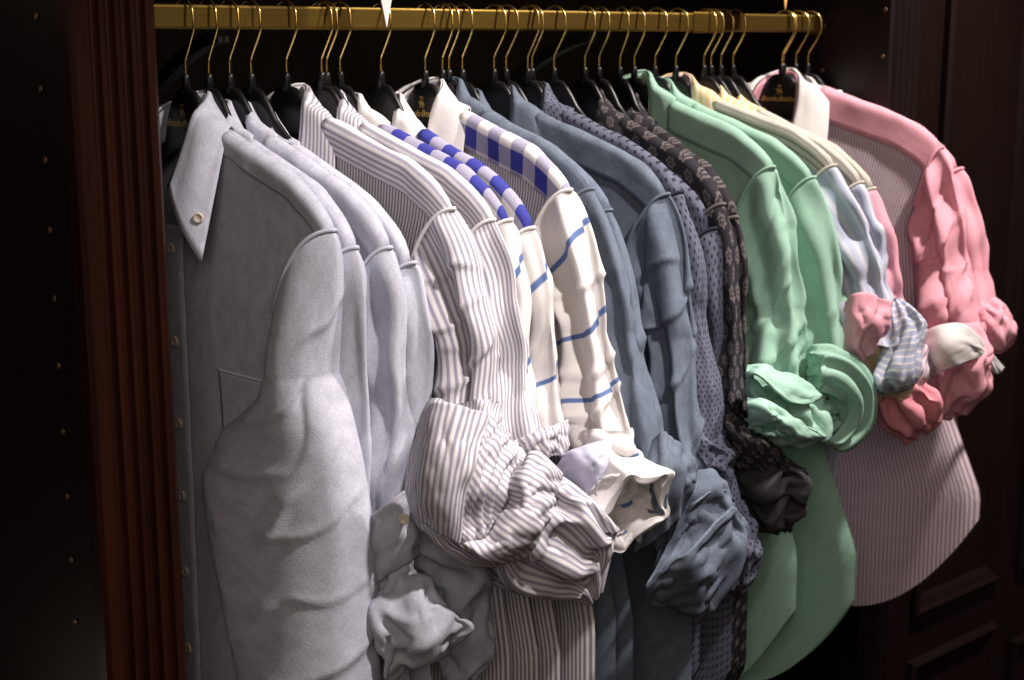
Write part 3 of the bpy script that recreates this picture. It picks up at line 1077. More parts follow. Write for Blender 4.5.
def ptube(name, rings, mat, parent, n=(50, 72), su=1.10, sv=1.06, keep=0.004, iters=140, seed=1, amp=0.004, cells=(5, 7), thick=0.0, rot=0.0, win=(0.6, 0.36), bend=0.4, pin0=0.3, e=0.9, stiff=0.5, ncr=10, cramp=.003, low=.15):
    """closed tube through rings (uL, vL, uR, vR, y, B): left and right picture edges, depth plane and half depth in metres"""
    C = []
    phi = np.linspace(0, 2 * np.pi, n[1], endpoint=False)
    c, s_ = np.cos(phi), np.sin(phi)
    c = np.sign(c) * np.abs(c) ** e; s_ = np.sign(s_) * np.abs(s_) ** e
    for uL, vL, uR, vR, y, B in rings:
        Lp, Rp = at_y(uL, vL, y), at_y(uR, vR, y)
        # keep both edges on one plane facing the camera
        cen = (Lp + Rp) / 2
        d = cen - CAM; zc = d @ CF
        Lp = CAM + ray(uL, vL) * zc; Rp = CAM + ray(uR, vR) * zc
        cen = (Lp + Rp) / 2
        A = (Rp - Lp) / 2
        vd = d / np.linalg.norm(d)
        C.append(cen + A * c[:, None] - vd * B * s_[:, None])
    P = catmull(np.array(C), n[0])
    pin = np.ones(P.shape[:2]); pin[0] = pin0
    P = relax(P, su, sv, keep=keep, iters=iters, closed=True, seed=seed, amp=amp, cells=cells, pin=pin, win=win, bend=bend, stiff=stiff, low=low)
    P = creases(P, ncr, seed + 7, cramp, .06, .008, True, 1.2)
    uv = arc_uv(np.concatenate([P, P[:, :1]], 1))
    if rot:
        cc, ss = math.cos(rot), math.sin(rot)
        uv = np.stack([uv[..., 0] * cc - uv[..., 1] * ss, uv[..., 0] * ss + uv[..., 1] * cc], -1)
    return grid_obj(name, P, mat, parent, closed=True, uv=uv, thick=thick)

def roll(name, a, b, ra, rb, y, mat, parent, B=0.8, wall=0.16, n=(44, 84), su=1.12, sv=1.08, seed=1, amp=0.005, cells=(4, 8), keep=0.004, tilt=0.0, yb=None, iters=140, rot=0.0, flare=0.1, thick=0.0, win=(0.6, 0.34), stiff=.5):
    """turned-back sleeve end: outer layer from a (sleeve side) to b (mouth), over the rim and back inside.
    a, b: picture points of the axis; ra, rb: picture radii; B: depth of the ring relative to its width"""
    A0 = at_y(a[0], a[1], y); zc = (A0 - CAM) @ CF
    zb = zc if yb is None else (at_y(b[0], b[1], yb) - CAM) @ CF
    A0 = CAM + ray(*a) * zc; B0 = CAM + ray(*b) * zb
    ax = B0 - A0; Lx = np.linalg.norm(ax); ax /= Lx
    vd = A0 - CAM; vd /= np.linalg.norm(vd)
    e1 = np.cross(ax, vd); e1 /= np.linalg.norm(e1)      # across the picture
    e2 = np.cross(e1, ax)                                  # away from / towards the viewer
    r0, r1 = ra * zc / FPX, rb * zc / FPX
    phi = np.linspace(0, 2 * np.pi, n[1], endpoint=False)
    w = wall * (r0 + r1) / 2
    # profile (axial fraction, radius)
    pr = [(0.04, r0 - w * 0.9), (0.0, r0 - w * 0.35), (0.03, r0 + flare * r0), (0.30, r0 * .72 + r1 * .30), (0.62, r0 * .38 + r1 * .64), (0.88, r1 * 1.0), (1.0, r1 - w * 0.3), (1.03, r1 - w * 0.75), (0.97, r1 - w * 1.25), (0.75, r1 - w * 1.5), (0.45, (r0 + r1) / 2 - w * 1.7)]
    pr = catmull(np.array(pr), n[0])
    P = np.zeros((n[0], n[1], 3))
    for j, (t, r) in enumerate(pr):
        sh = tilt * np.sin(phi) * Lx
        P[j] = A0 + ax * (t * Lx) + (e1 * np.cos(phi)[:, None] + e2 * (B * np.sin(phi))[:, None]) * r + ax * sh[:, None]
    P = relax(P, su, sv, keep=keep, iters=iters, closed=True, seed=seed, amp=amp, cells=cells, win=win, stiff=stiff)
    P = creases(P, 8, seed + 7, .0018, .05, .007, True, 1.2)
    uv = arc_uv(np.concatenate([P, P[:, :1]], 1))
    if rot:
        cc, ss = math.cos(rot), math.sin(rot)
        uv = np.stack([uv[..., 0] * cc - uv[..., 1] * ss, uv[..., 0] * ss + uv[..., 1] * cc], -1)
    return grid_obj(name, P, mat, parent, closed=True, uv=uv, thick=thick)

def front_point(S, a, z):
    """point on the front panel at lateral a, height z"""
    la, lb, lz = S.L(S.Lf)
    k = np.argmin((la - a) ** 2 + (lz - z) ** 2)
    j, i = np.unravel_index(k, la.shape)
    sl = (slice(max(0, j - 1), j + 2), slice(max(0, i - 1), i + 2))
    w = 1 / ((la[sl] - a) ** 2 + (lz[sl] - z) ** 2 + 1e-6)
    return (lb[sl] * w).sum() / w.sum()

def chest_pocket(S, root, mat, a0=.070, a1=.178, zt=-.218, zb=-.345):
    rows = []
    for t in np.linspace(0, 1, 16):
        row = []
        for f in np.linspace(0, 1, 18):
            a = a0 + (a1 - a0) * f
            z = S.zn + zt + (zb - zt) * t
            if t > .8:
                z += .018 * (abs(f - .5) * 2) * (t - .8) / .2
            b = front_point(S, a, z) + .0030 + .0030 * (1 - t) ** 3
            row.append(S.W(a, b, z))
        rows.append(row)
    P = np.array(rows)
    P[..., :] = boxblur(boxblur(P, 1, 0, False), 1, 1, False)
    o = grid_obj('pocket', P, mat, root, thick=.002)
    tube('pocket_hem', P[0] + S.eb * .0012, .0014, 'pocket_trim', o, 6)
    return o

# ------------------------------------------------------------------ which shirt hangs where
LB = dict(body='oxford_light_blue', yoke='oxford_light_blue', sleeve_mat='oxford_light_blue', collar='oxford_light_blue')
ST = dict(body='fine_grey_stripe', yoke='lilac_stripe', sleeve_mat='lilac_stripe', collar='lilac_stripe', yf=.030)
GI = dict(body='fine_grey_stripe', yoke='blue_gingham', sleeve_mat='windowpane_line', collar='white_cotton', stand='lilac_stripe', yf=.034, slant=-.2)
DN = dict(body='denim_blue', yoke='denim_blue', sleeve_mat='denim_blue', collar='denim_blue', yf=.036)
PK = dict(body='polka_denim', yoke='polka_denim', sleeve_mat='polka_denim', collar='polka_denim')
FL = dict(body='dark_floral', yoke='dark_floral', sleeve_mat='dark_floral', collar='dark_floral')
GR = dict(body='mint_green', yoke='mint_green', sleeve_mat='mint_green', collar='mint_green', yf=.034)
YE = dict(body='pale_blue_stripe', yoke='olive_stripe', sleeve_mat='pale_blue_stripe', collar='yellow_stripe', stand='pinstripe_pink')
PI = dict(body='pinstripe_pink', yoke='pink_cotton', sleeve_mat='pink_cotton', collar='white_cotton', stand='pink_cotton', yf=.043, cz=-.010)
SH = []
def add(kind, **kw):
    q = dict(kind); q.update(kw); q['seed'] = 100 + 17 * len(SH); SH.append(q)

G1 = 'light blue oxford shirts at the left'
add(LB, hx=.690, tip=(335, 233), label='light blue shirt at the far left with chest pocket and open long sleeve', group=G1, T=.010, Tf=.020, Tarm=.028, yf=.020, armin=.068, B=.040, boff=.012, bdrift=.02, Wh=.235, skeep=.02, ncr=0, fine=2, samp=.0016, ssu=1.02, lines=[(205, 522, 252, 503, 0.0043, .010), (216, 578, 286, 505, 0.0050, .011), (268, 538, 347, 500, 0.0031, .009), (272, 684, 364, 556, 0.0050, .014), (226, 642, 264, 612, 0.0037, .009),
    (262, 500, 300, 400, -0.0031, .012), (246, 424, 300, 384, 0.0031, .009), (310, 330, 338, 300, 0.0025, .008), (300, 600, 355, 585, 0.0025, .008), (222, 470, 262, 476, 0.0031, .008)],
    sleeve=[(346, 270, 343), (397, 259, 349), (416, 246, 352), (443, 222, 356), (493, 205, 361), (530, 210, 364), (570, 217, 367), (621, 227, 371), (690, 243, 374), (790, 258, 378)],
    hem=-.72, buttons=(.115, .205, .285, .365, .445, .525, .60), ssv=1.01, endcuff=True, Bgrow=.2, belly=.002)
add(LB, hx=.715, tip=(358, 250), label='second light blue shirt from the left, only a narrow strip of sleeve showing', group=G1, Wh=.24,
    sleeve=[(346, 285, 366), (480, 285, 366), (560, 290, 368), (660, 290, 372), (760, 290, 376)], hem=-.70, B=.016)
add(LB, hx=.738, tip=(392, 250), label='third light blue shirt from the left, with buttoned cuff and turned back sleeve end', group=G1, Wh=.24,
    sleeve=[(346, 322, 401), (400, 326, 404), (480, 330, 406), (545, 345, 402)], hem=-.70, B=.017)
add(LB, hx=.762, tip=(416, 265), label='light blue shirt hanging directly left of the lilac striped shirts', group=G1, Wh=.24,
    sleeve=[(346, 350, 427), (400, 352, 430), (480, 360, 434), (545, 375, 440)], hem=-.70, B=.017, body='oxford_grey_blue')
G2 = 'lilac striped shirts'
add(ST, hx=.803, tip=(455, 211), label='lilac and white striped shirt with big crumpled rolled cuff', group=G2, Tf=.016, Wh=.245, fine=2, cramp=.0032, lines=[(432, 330, 470, 300, .004, .007), (440, 390, 480, 352, .005, .008), (425, 280, 455, 262, .004, .006)],
    sleeve=[(310, 418, 486), (345, 424, 491), (385, 428, 495), (430, 428, 498), (480, 440, 500)], hem=-.72, B=.022)
add(ST, hx=.845, tip=(495, 222), label='lilac striped shirt behind the one with the big crumpled cuff', group=G2, Wh=.245,
    sleeve=[(320, 440, 517), (380, 452, 527), (420, 462, 533), (470, 470, 540)], hem=-.72, B=.020)
G3 = 'shirts with blue gingham shoulders'
add(GI, hx=.868, tip=(512, 222), label='gingham shouldered shirt nearest the lilac striped shirts, striped inside its collar', group=G3, yoff=.018,
    sleeve=[(330, 470, 525), (380, 480, 531), (440, 490, 540)], hem=-.72, B=.013, T=.007)
add(GI, hx=.920, tip=(535, 230), label='middle one of the three shirts with blue gingham shoulders', group=G3, yoff=.018, yoff2=.01,
    sleeve=[(330, 490, 552), (380, 500, 558), (440, 512, 570)], hem=-.72, B=.014, T=.008)
add(GI, hx=.979, tip=(572, 192), label='gingham shouldered shirt with cream line-checked sleeve and white rolled cuff', group=G3, Tf=.014,
    sleeve=[(300, 552, 594), (340, 556, 606), (380, 558, 615), (430, 566, 628), (470, 580, 645)], hem=-.72, B=.017, fine=2, cramp=.0032, lines=[(558, 372, 600, 340, .004, .007), (562, 420, 612, 392, .005, .008), (548, 300, 585, 268, .004, .007)])
G4 = 'blue chambray denim shirts'
add(DN, hx=1.003, tip=(594, 191), label='blue denim shirt tucked close behind the white rolled cuff', group=G4,
    sleeve=[(300, 560, 627), (340, 570, 636), (405, 585, 651), (470, 600, 665)], hem=-.74, B=.014, T=.008)
add(DN, hx=1.031, tip=(612, 212), label='blue denim shirt in the middle of the three', group=G4,
    sleeve=[(310, 580, 633), (350, 590, 641), (405, 600, 655), (470, 615, 672)], hem=-.74, B=.014, T=.008)
add(DN, hx=1.077, tip=(669, 196), label='blue denim shirt with wide shoulder and big dark rolled cuff', group=G4, Tf=.020, Wh=.27, fine=2, cramp=.0032, lines=[(632, 282, 662, 258, .005, .007), (640, 330, 684, 276, .005, .008), (652, 400, 690, 340, .006, .008), (640, 300, 640, 245, -.004, .010), (662, 470, 700, 410, .006, .009)],
    sleeve=[(297, 634, 687), (353, 648, 695), (420, 655, 705), (480, 660, 718), (520, 668, 728)], hem=-.80, B=.022)
G5 = 'dotted denim shirts'
add(PK, hx=1.128, tip=(683, 194), label='dotted blue denim shirt lying against the big plain denim shirt', group=G5,
    sleeve=[(291, 655, 702), (358, 665, 711), (440, 680, 725), (520, 690, 742)], hem=-.74, B=.015, T=.008)
add(PK, hx=1.169, tip=(717, 230), label='dotted blue denim shirt beside the dark floral shirts', group=G5,
    sleeve=[(330, 680, 720), (380, 688, 722), (440, 695, 730), (540, 705, 750)], hem=-.74, B=.014, T=.008)
G6 = 'dark floral shirts'
add(FL, hx=1.219, tip=(725, 206), label='dark floral shirt lying against the dotted denim shirts', group=G6,
    sleeve=[(310, 690, 736), (360, 692, 739), (440, 700, 745), (480, 705, 760)], hem=-.74, B=.013, T=.008)
add(FL, hx=1.278, tip=(738, 219), label='dark floral shirt lying against the mint green shirts', group=G6,
    sleeve=[(320, 700, 744), (380, 705, 746), (440, 710, 752), (480, 715, 770)], hem=-.74, B=.013, T=.008)
G7 = 'mint green shirts'
add(GR, hx=1.303, tip=(775, 169), label='mint green shirt next to the dark floral shirts, with flared rolled cuff', group=G7, Tf=.018, Wh=.275, fine=2, cramp=.0032, lines=[(748, 330, 782, 290, .006, .009), (750, 365, 796, 328, .006, .009), (756, 250, 776, 200, -.004, .009), (775, 372, 800, 345, .005, .007)],
    sleeve=[(270, 742, 791), (300, 743, 796), (340, 744, 802), (385, 746, 810)], hem=-.735, hemrise=.15, B=.024)
add(GR, hx=1.340, tip=(815, 179), label='mint green shirt next to the yellow collared shirts', group=G7, Tf=.012, Wh=.302,
    sleeve=[(270, 785, 838), (311, 792, 844), (345, 800, 849), (430, 806, 856)], hem=-.73, hemrise=.15, B=.022)
G8 = 'patchwork shirts with yellow striped collars'
add(YE, hx=1.378, tip=(836, 167), label='yellow collared shirt with pale blue sleeve next to the mint green shirts', group=G8, Wh=.185,
    sleeve=[(250, 822, 872), (295, 838, 889), (340, 850, 905)], hem=-.64, B=.020)
add(YE, hx=1.431, tip=(863, 184), label='yellow collared shirt squeezed between the two other patchwork shirts', group=G8, Wh=.185,
    sleeve=[(250, 838, 875), (295, 850, 890), (340, 862, 905)], hem=-.64, B=.014, T=.008)
add(YE, hx=1.464, tip=(875, 190), label='patchwork shirt with pink sleeve and olive striped shoulder', group=G8, Wh=.185, sleeve_mat='pink_cotton', collar='yellow_stripe',
    sleeve=[(250, 850, 893), (295, 862, 903), (350, 880, 918)], hem=-.64, B=.016, T=.009)
G9 = 'pink shirts with white collars'
add(PI, hx=1.589, tip=(943, 149), label='pink shirt with white collar, pinstriped front and white cuff', group=G9, Tf=.022, Wh=.308, zn=1.653,
    sleeve=[(245, 916, 962), (266, 917, 966), (290, 920, 972), (330, 926, 984)], hem=-.705, B=.026, fine=2, cramp=.0032, lines=[(918, 260, 948, 225, .005, .008), (925, 315, 960, 270, .006, .009), (945, 318, 972, 285, .005, .008), (930, 220, 945, 185, -.004, .008)], hemrise=.15, armin=.036, Tarm=.014)
add(PI, hx=1.619, tip=(962, 170), label='pink shirt behind the others at the far right', group=G9, Wh=.27, zn=1.645, body='pink_cotton',
    sleeve=[(245, 928, 978), (295, 940, 989), (330, 955, 998)], hem=-.66, B=.020)
for i_, q_ in enumerate(SH):
    gap = 1 if i_ == 0 else q_['hx'] - SH[i_ - 1]['hx']
    q_.setdefault('cs', float(np.clip(gap / .075, .28, 1)))
SHIRTS = [build_shirt(q) for q in SH]

SHORT = ['the light blue shirt with the chest pocket', 'the second light blue shirt from the left', 'the third light blue shirt with the buttoned cuff', 'the light blue shirt next to the lilac stripes',
         'the lilac striped shirt with the big crumpled cuff', 'the lilac striped shirt behind the crumpled cuff', 'the gingham shouldered shirt next to the lilac stripes', 'the middle gingham shouldered shirt',
         'the gingham shouldered shirt with the white rolled cuff', 'the denim shirt close behind the white rolled cuff', 'the middle blue denim shirt', 'the denim shirt with the big dark cuff',
         'the dotted shirt against the plain denim shirt', 'the dotted shirt next to the dark florals', 'the dark floral shirt next to the dotted shirts', 'the dark floral shirt next to the mint green shirts',
         'the mint green shirt with the flared cuff', 'the mint green shirt next to the yellow collars', 'the patchwork shirt next to the mint green shirts', 'the middle patchwork shirt with yellow collar',
         'the patchwork shirt with the pink sleeve', 'the pink shirt with the white cuff', 'the rearmost pink shirt at the far right']
(S_B1, S_B2, S_B3, S_B4, S_L1, S_L2, S_G1, S_G2, S_G3, S_D1, S_D2, S_D3, S_P1, S_P2, S_F1, S_F2, S_M1, S_M2, S_Y1, S_Y2, S_Y3, S_K1, S_K2) = SHIRTS

chest_pocket(S_B1, S_B1.root, 'oxford_light_blue')
_lf = S_B1.q['_leaf']
disc('button', _lf[11, 61] + S_B1.eb * .003, S_B1.eb * .8 + S_B1.ea * .6, .0050, .0026, 'pearl_button', S_B1.root)
patch('neck_label', [[(176, 160, 1.285), (181, 154, 1.285), (187, 153, 1.285)], [(175, 172, 1.283), (180, 168, 1.283), (186, 168, 1.283)]], 'neck_label', S_B1.root, n=(6, 8), su=1.0, sv=1.0, amp=0, ncr=0)
# --- third light blue shirt: buttoned cuff turned up, sleeve end spilling out below it
R_ = S_B3.root
cf = ptube('cuff', [(364, 520, 409, 488, 1.03, .024), (367, 540, 414, 508, 1.028, .026), (370, 566, 417, 538, 1.025, .026), (373, 584, 418, 556, 1.025, .024)], 'oxford_light_blue', R_, n=(26, 64), su=1.03, sv=1.03, seed=5, amp=.0015, thick=.002)
disc('button', at_y(404, 519, 1.0005), -CF, .0052, .0026, 'pearl_button', cf)
ptube('sleeve_end', [(376, 575, 414, 556, 1.025, .018), (373, 600, 414, 572, 1.015, .014), (374, 630, 432, 590, .995, .026), (380, 655, 452, 612, .985, .032), (388, 676, 466, 632, .985, .030), (400, 668, 452, 640, .99, .020), (396, 640, 430, 615, 1.0, .014)],
      'oxford_light_blue', R_, n=(52, 76), ncr=18, cramp=.005, su=1.20, sv=1.10, seed=8, amp=.005, cells=(4, 6))
# --- fourth light blue shirt: rolled end seen between the cuffs
ptube('rolled_cuff', [(398, 535, 436, 530, 1.05, .018), (408, 550, 452, 548, 1.035, .024), (418, 585, 484, 572, 1.03, .03), (432, 625, 496, 606, 1.03, .03), (440, 672, 488, 650, 1.035, .024), (446, 690, 478, 680, 1.04, .016)],
      'oxford_grey_blue', S_B4.root, n=(48, 70), su=1.16, sv=1.08, seed=11, amp=.005)

# --- lilac striped shirt: the big crumpled cuff
R_ = S_L1.root
ptube('sleeve_end', [(430, 400, 497, 402, 1.02, .020), (424, 440, 512, 445, 1.005, .026), (428, 490, 545, 492, .995, .034), (450, 535, 575, 530, .99, .034), (480, 566, 590, 566, .985, .028), (512, 590, 588, 594, .985, .014)],
      'lilac_stripe', R_, n=(56, 80), su=1.18, sv=1.12, seed=21, amp=.005, cells=(4, 7), rot=.5)
cf = patch('cuff', [[(425, 412, .985), (437, 402, .965), (462, 407, .95), (489, 414, .955)],
               [(411, 452, .995), (428, 448, .958), (452, 449, .938), (479, 450, .935)],
               [(407, 484, 1.0), (422, 491, .958), (445, 497, .936), (467, 492, .932)],
               [(411, 511, 1.0), (426, 524, .965), (443, 534, .945), (459, 545, .94)]], 'lilac_stripe', R_, n=(44, 48), su=1.03, sv=1.03, seed=22, amp=.0015, thick=.003)
patch('cuff_lining', [[(409, 500, 1.015), (430, 520, .985), (455, 540, .965), (498, 548, .975)],
                      [(412, 516, 1.01), (430, 536, .975), (456, 554, .955), (500, 562, .965)],
                      [(416, 520, 1.02), (436, 545, .985), (465, 564, .962), (504, 568, .972)]], 'fine_grey_stripe', R_, n=(22, 50), su=1.03, sv=1.02, seed=23, amp=.002, rot=1.2)
patch('sleeve_fold', [[(488, 413, .955), (500, 428, .958), (515, 442, .965), (528, 455, .972)],
                      [(479, 450, .936), (492, 455, .938), (508, 462, .946), (523, 468, .960)],
                      [(467, 490, .933), (480, 490, .930), (495, 490, .938), (510, 495, .955)],
                      [(461, 525, .938), (474, 526, .940), (490, 522, .945), (508, 520, .955)],
                      [(459, 546, .942), (470, 552, .942), (485, 556, .945), (500, 560, .955)]], 'lilac_stripe', R_, n=(52, 46), su=1.12, sv=1.03, seed=24, amp=.006, cells=(3, 5), win=(.5, .3), rot=1.0, pin_edge=.2)
patch('sleeve_roll', [[(524, 462, .955), (530, 453, .940), (543, 455, .935), (561, 474, .945)],
                      [(511, 484, .945), (525, 482, .922), (542, 486, .918), (559, 492, .938)],
                      [(506, 508, .940), (520, 512, .915), (536, 516, .912), (551, 518, .935)],
                      [(490, 535, .935), (505, 540, .915), (522, 545, .915), (538, 545, .935)],
                      [(464, 544, .938), (480, 556, .925), (500, 562, .928), (520, 560, .945)]], 'lilac_stripe', R_, n=(56, 34), su=1.05, sv=1.06, seed=25, amp=.003, cells=(5, 2), rot=1.35, thick=.003)
ptube('rolled_cuff', [(500, 548, 552, 476, .965, .024), (500, 572, 568, 484, .958, .030), (514, 592, 592, 502, .952, .032), (545, 598, 612, 524, .95, .030), (574, 600, 613, 540, .952, .022), (590, 605, 602, 590, .958, .008)],
      'lilac_stripe', R_, n=(56, 84), su=1.22, sv=1.06, seed=26, amp=.006, cells=(2, 7), win=(.5, .2))
patch('sleeve_placket', [[(510, 443, .985), (535, 432, .97), (552, 426, .97), (568, 420, .98)],
                      [(518, 450, .985), (536, 445, .965), (553, 440, .965), (568, 436, .978)],
                      [(526, 458, .985), (540, 460, .97), (556, 456, .97), (566, 456, .98)]], 'lilac_stripe', R_, n=(24, 36), su=1.06, sv=1.04, seed=27, amp=.002, rot=.3)

# --- gingham shouldered shirt: white roll with lavender inside
R_ = S_G3.root
ptube('sleeve_end', [(582, 430, 632, 430, .985, .02), (580, 460, 640, 458, .985, .028), (585, 500, 650, 500, .985, .030), (600, 545, 640, 540, .985, .02)], 'windowpane_line', R_, n=(36, 60), su=1.15, sv=1.1, seed=31, amp=.004)
roll('rolled_cuff', (602, 482), (634, 512), 38, 47, .985, 'white_cotton', R_, yb=.935, B=.95, wall=.15, n=(60, 100), seed=36, su=1.10, sv=1.07, amp=.004, cells=(3, 6), flare=.14, stiff=.3, win=(.5, .3))
patch('cuff_lining', [[(557, 466, .985), (570, 451, .965), (592, 444, .95), (614, 439, .948)],
                      [(564, 477, .98), (580, 468, .948), (596, 460, .935), (609, 458, .938)],
                      [(580, 498, .975), (588, 490, .95), (596, 482, .935), (603, 477, .935)]], 'lavender_cotton', R_, n=(30, 34), su=1.012, sv=1.012, seed=33, amp=.002)
patch('sleeve_lining', [[(596, 482, .95), (615, 474, .938), (632, 474, .934), (648, 482, .94)],
                     [(596, 505, .955), (616, 500, .965), (632, 500, .96), (652, 505, .94)],
                     [(600, 522, .96), (616, 520, .965), (634, 516, .96), (652, 516, .945)],
                     [(606, 538, .965), (620, 534, .96), (636, 530, .955), (652, 524, .95)]], 'windowpane_line', R_, n=(44, 44), su=1.100, sv=1.088, seed=34, amp=.004, cells=(4, 4), win=(.4, .4), rot=.6)

# --- denim shirt with the big dark rolled cuff
R_ = S_D3.root
ptube('sleeve_end', [(657, 470, 716, 470, .985, .022), (650, 500, 732, 500, .975, .030), (654, 540, 744, 532, .97, .034), (656, 580, 738, 572, .968, .032), (664, 604, 716, 604, .972, .022), (678, 614, 702, 616, .975, .01)],
      'denim_blue', R_, n=(60, 84), su=1.100, sv=1.070, seed=41, amp=.006, cells=(4, 6))
patch('cuff', [[(642, 466, .975), (659, 435, .955), (677, 442, .945), (697, 464, .95)],
               [(640, 492, .97), (656, 470, .938), (676, 470, .928), (695, 478, .94)],
               [(637, 520, .97), (655, 500, .940), (672, 496, .932), (692, 490, .942)],
               [(634, 553, .975), (656, 538, .95), (672, 524, .945), (684, 508, .955)]], 'denim_blue', R_, n=(44, 44), su=1.080, sv=1.030, seed=42, amp=.005, cells=(3, 4), win=(.5, .35), thick=.003)
patch('rolled_cuff', [[(646, 587, .945), (672, 562, .925), (699, 540, .920), (731, 506, .935)],
               [(647, 596, .955), (676, 578, .930), (706, 553, .925), (738, 512, .945)],
               [(655, 604, .962), (688, 594, .940), (715, 566, .935), (744, 522, .955)],
               [(674, 607, .968), (700, 612, .952), (722, 582, .948), (749, 532, .962)]], 'denim_blue', R_, n=(40, 52), su=1.050, sv=1.050, seed=43, amp=.005, cells=(3, 4), thick=.004, pin_edge=.15)
patch('cuff_lining', [[(684, 508, .955), (700, 498, .945), (722, 489, .945), (735, 499, .955)],
               [(668, 545, .965), (688, 528, .955), (712, 512, .955), (733, 508, .958)],
               [(646, 585, .965), (672, 566, .955), (700, 545, .952), (731, 512, .955)]], 'denim_blue', R_, n=(30, 44), su=1.050, sv=1.060, seed=44, amp=.004, cells=(3, 3))

# --- dotted denim shirts
ptube('rolled_cuff', [(690, 440, 722, 436, 1.0, .016), (698, 452, 735, 452, .985, .022), (700, 472, 733, 470, .982, .022), (704, 490, 730, 486, .985, .018)], 'polka_denim', S_P1.root, n=(30, 56), su=1.14, sv=1.1, seed=51, amp=.004)
ptube('rolled_cuff', [(705, 500, 746, 500, 1.01, .018), (714, 535, 754, 530, .995, .024), (720, 566, 759, 556, .99, .026), (726, 588, 752, 580, .992, .018), (730, 593, 744, 590, .995, .01)], 'polka_denim', S_P2.root, n=(36, 60), su=1.12, sv=1.08, seed=52, amp=.004)

# --- dark floral shirts
R_ = S_F1.root
patch('rolled_cuff', [[(714, 416, 1.015), (729, 407, .995), (752, 430, .98), (805, 468, .972)],
               [(717, 440, 1.015), (736, 440, .975), (764, 455, .965), (807, 476, .965)],
               [(722, 466, 1.02), (746, 468, .98), (775, 474, .972), (808, 486, .97)]], 'dark_floral', R_, n=(30, 48), su=1.07, sv=1.04, seed=61, amp=.004, thick=.003)
ptube('cuff_lining', [(718, 440, 775, 452, 1.0, .024), (728, 474, 806, 480, .99, .032), (738, 498, 804, 500, .988, .032), (752, 518, 796, 516, .99, .024), (776, 534, 790, 531, .995, .01)], 'dark_grey_cotton', R_, n=(44, 70), su=1.2, sv=1.1, seed=62, amp=.005)
ptube('rolled_cuff', [(716, 430, 758, 432, 1.02, .016), (720, 462, 772, 462, 1.01, .02), (726, 490, 770, 490, 1.015, .016)], 'dark_floral', S_F2.root, n=(26, 50), su=1.1, sv=1.06, seed=63, amp=.003)

# --- mint green shirts
R_ = S_M1.root
ptube('rolled_cuff', [(747, 424, 748, 380, 1.0, .020), (752, 434, 752, 376, .99, .030), (772, 440, 772, 378, .98, .036), (798, 442, 795, 384, .975, .036), (824, 440, 818, 394, .975, .030), (839, 422, 833, 402, .98, .014)],
      'mint_green', R_, n=(60, 84), su=1.20, sv=1.20, seed=71, amp=.006, cells=(4, 6))
patch('cuff', [[(746, 377, .965), (758, 375, .945), (777, 393, .935), (790, 402, .935), (804, 404, .94), (817, 400, .95)],
               [(746, 371, .975), (762, 369, .950), (778, 381, .942), (795, 389, .942), (809, 394, .946), (820, 397, .952)],
               [(747, 366, .995), (765, 365, .972), (778, 372, .965), (795, 376, .962), (809, 385, .962), (821, 396, .958)]], 'mint_green', R_, n=(26, 56), su=1.02, sv=1.01, seed=72, amp=.0018, thick=.003)
patch('sleeve_fold', [[(747, 398, .955), (765, 400, .938), (785, 412, .935), (804, 424, .936), (826, 436, .95)],
               [(748, 408, .95), (766, 410, .930), (783, 423, .928), (800, 434, .932), (818, 440, .948)],
               [(752, 425, .96), (768, 424, .945), (782, 434, .945), (796, 441, .948), (810, 442, .958)]], 'mint_green', R_, n=(30, 52), su=1.04, sv=1.04, seed=73, amp=.0022, thick=.003)
ptube('rolled_cuff', [(808, 366, 809, 370, 1.01, .003), (808, 351, 810, 384, 1.0, .018), (818, 348, 814, 386, .985, .026), (836, 350, 822, 390, .975, .032), (858, 364, 832, 398, .972, .034), (872, 392, 838, 410, .972, .034), (870, 426, 836, 424, .975, .032), (848, 447, 826, 434, .98, .026), (826, 444, 816, 430, .985, .014)],
      'mint_green', S_M2.root, n=(72, 72), su=1.26, sv=1.03, seed=74, amp=.006, cells=(2, 7), win=(.6, .22))

# --- patchwork shirts: pink cuff, striped roll, coral lining
R_ = S_Y1.root
patch('cuff', [[(846, 302, .985), (855, 294, .97), (872, 295, .962), (891, 302, .965)],
               [(845, 324, .985), (856, 320, .962), (872, 318, .952), (890, 318, .956)],
               [(846, 350, .985), (856, 344, .965), (868, 338, .955), (888, 332, .957)],
               [(858, 368, .985), (862, 362, .97), (868, 356, .965), (874, 350, .962)]], 'pink_cotton', R_, n=(34, 38), su=1.06, sv=1.04, seed=81, amp=.003, thick=.003)
ptube('rolled_cuff', [(890, 300, 900, 298, .97, .010), (888, 316, 916, 311, .96, .022), (887, 340, 925, 325, .955, .028), (880, 362, 922, 346, .955, .03), (871, 380, 916, 374, .955, .03), (875, 391, 910, 387, .958, .022), (886, 394, 900, 392, .965, .01)],
      'blue_white_stripe', R_, n=(60, 80), su=1.24, sv=1.03, seed=82, amp=.006, cells=(2, 6), win=(.6, .22), rot=1.57)
ptube('sleeve_end', [(850, 320, 890, 318, .995, .018), (855, 350, 905, 350, .985, .026), (866, 385, 912, 385, .982, .022), (876, 400, 908, 399, .982, .012)], 'yellow_stripe', R_, n=(36, 56), su=1.12, sv=1.06, seed=83, amp=.004)
patch('rolled_cuff', [[(915, 350, .985), (924, 345, .975), (929, 360, .97), (931, 378, .975)],
               [(912, 370, .98), (920, 368, .965), (926, 376, .962), (929, 384, .97)],
               [(903, 396, .98), (912, 394, .97), (920, 392, .965), (926, 388, .97)]], 'pinstripe_pink', S_Y2.root, n=(26, 28), su=1.08, sv=1.06, seed=84, amp=.003)
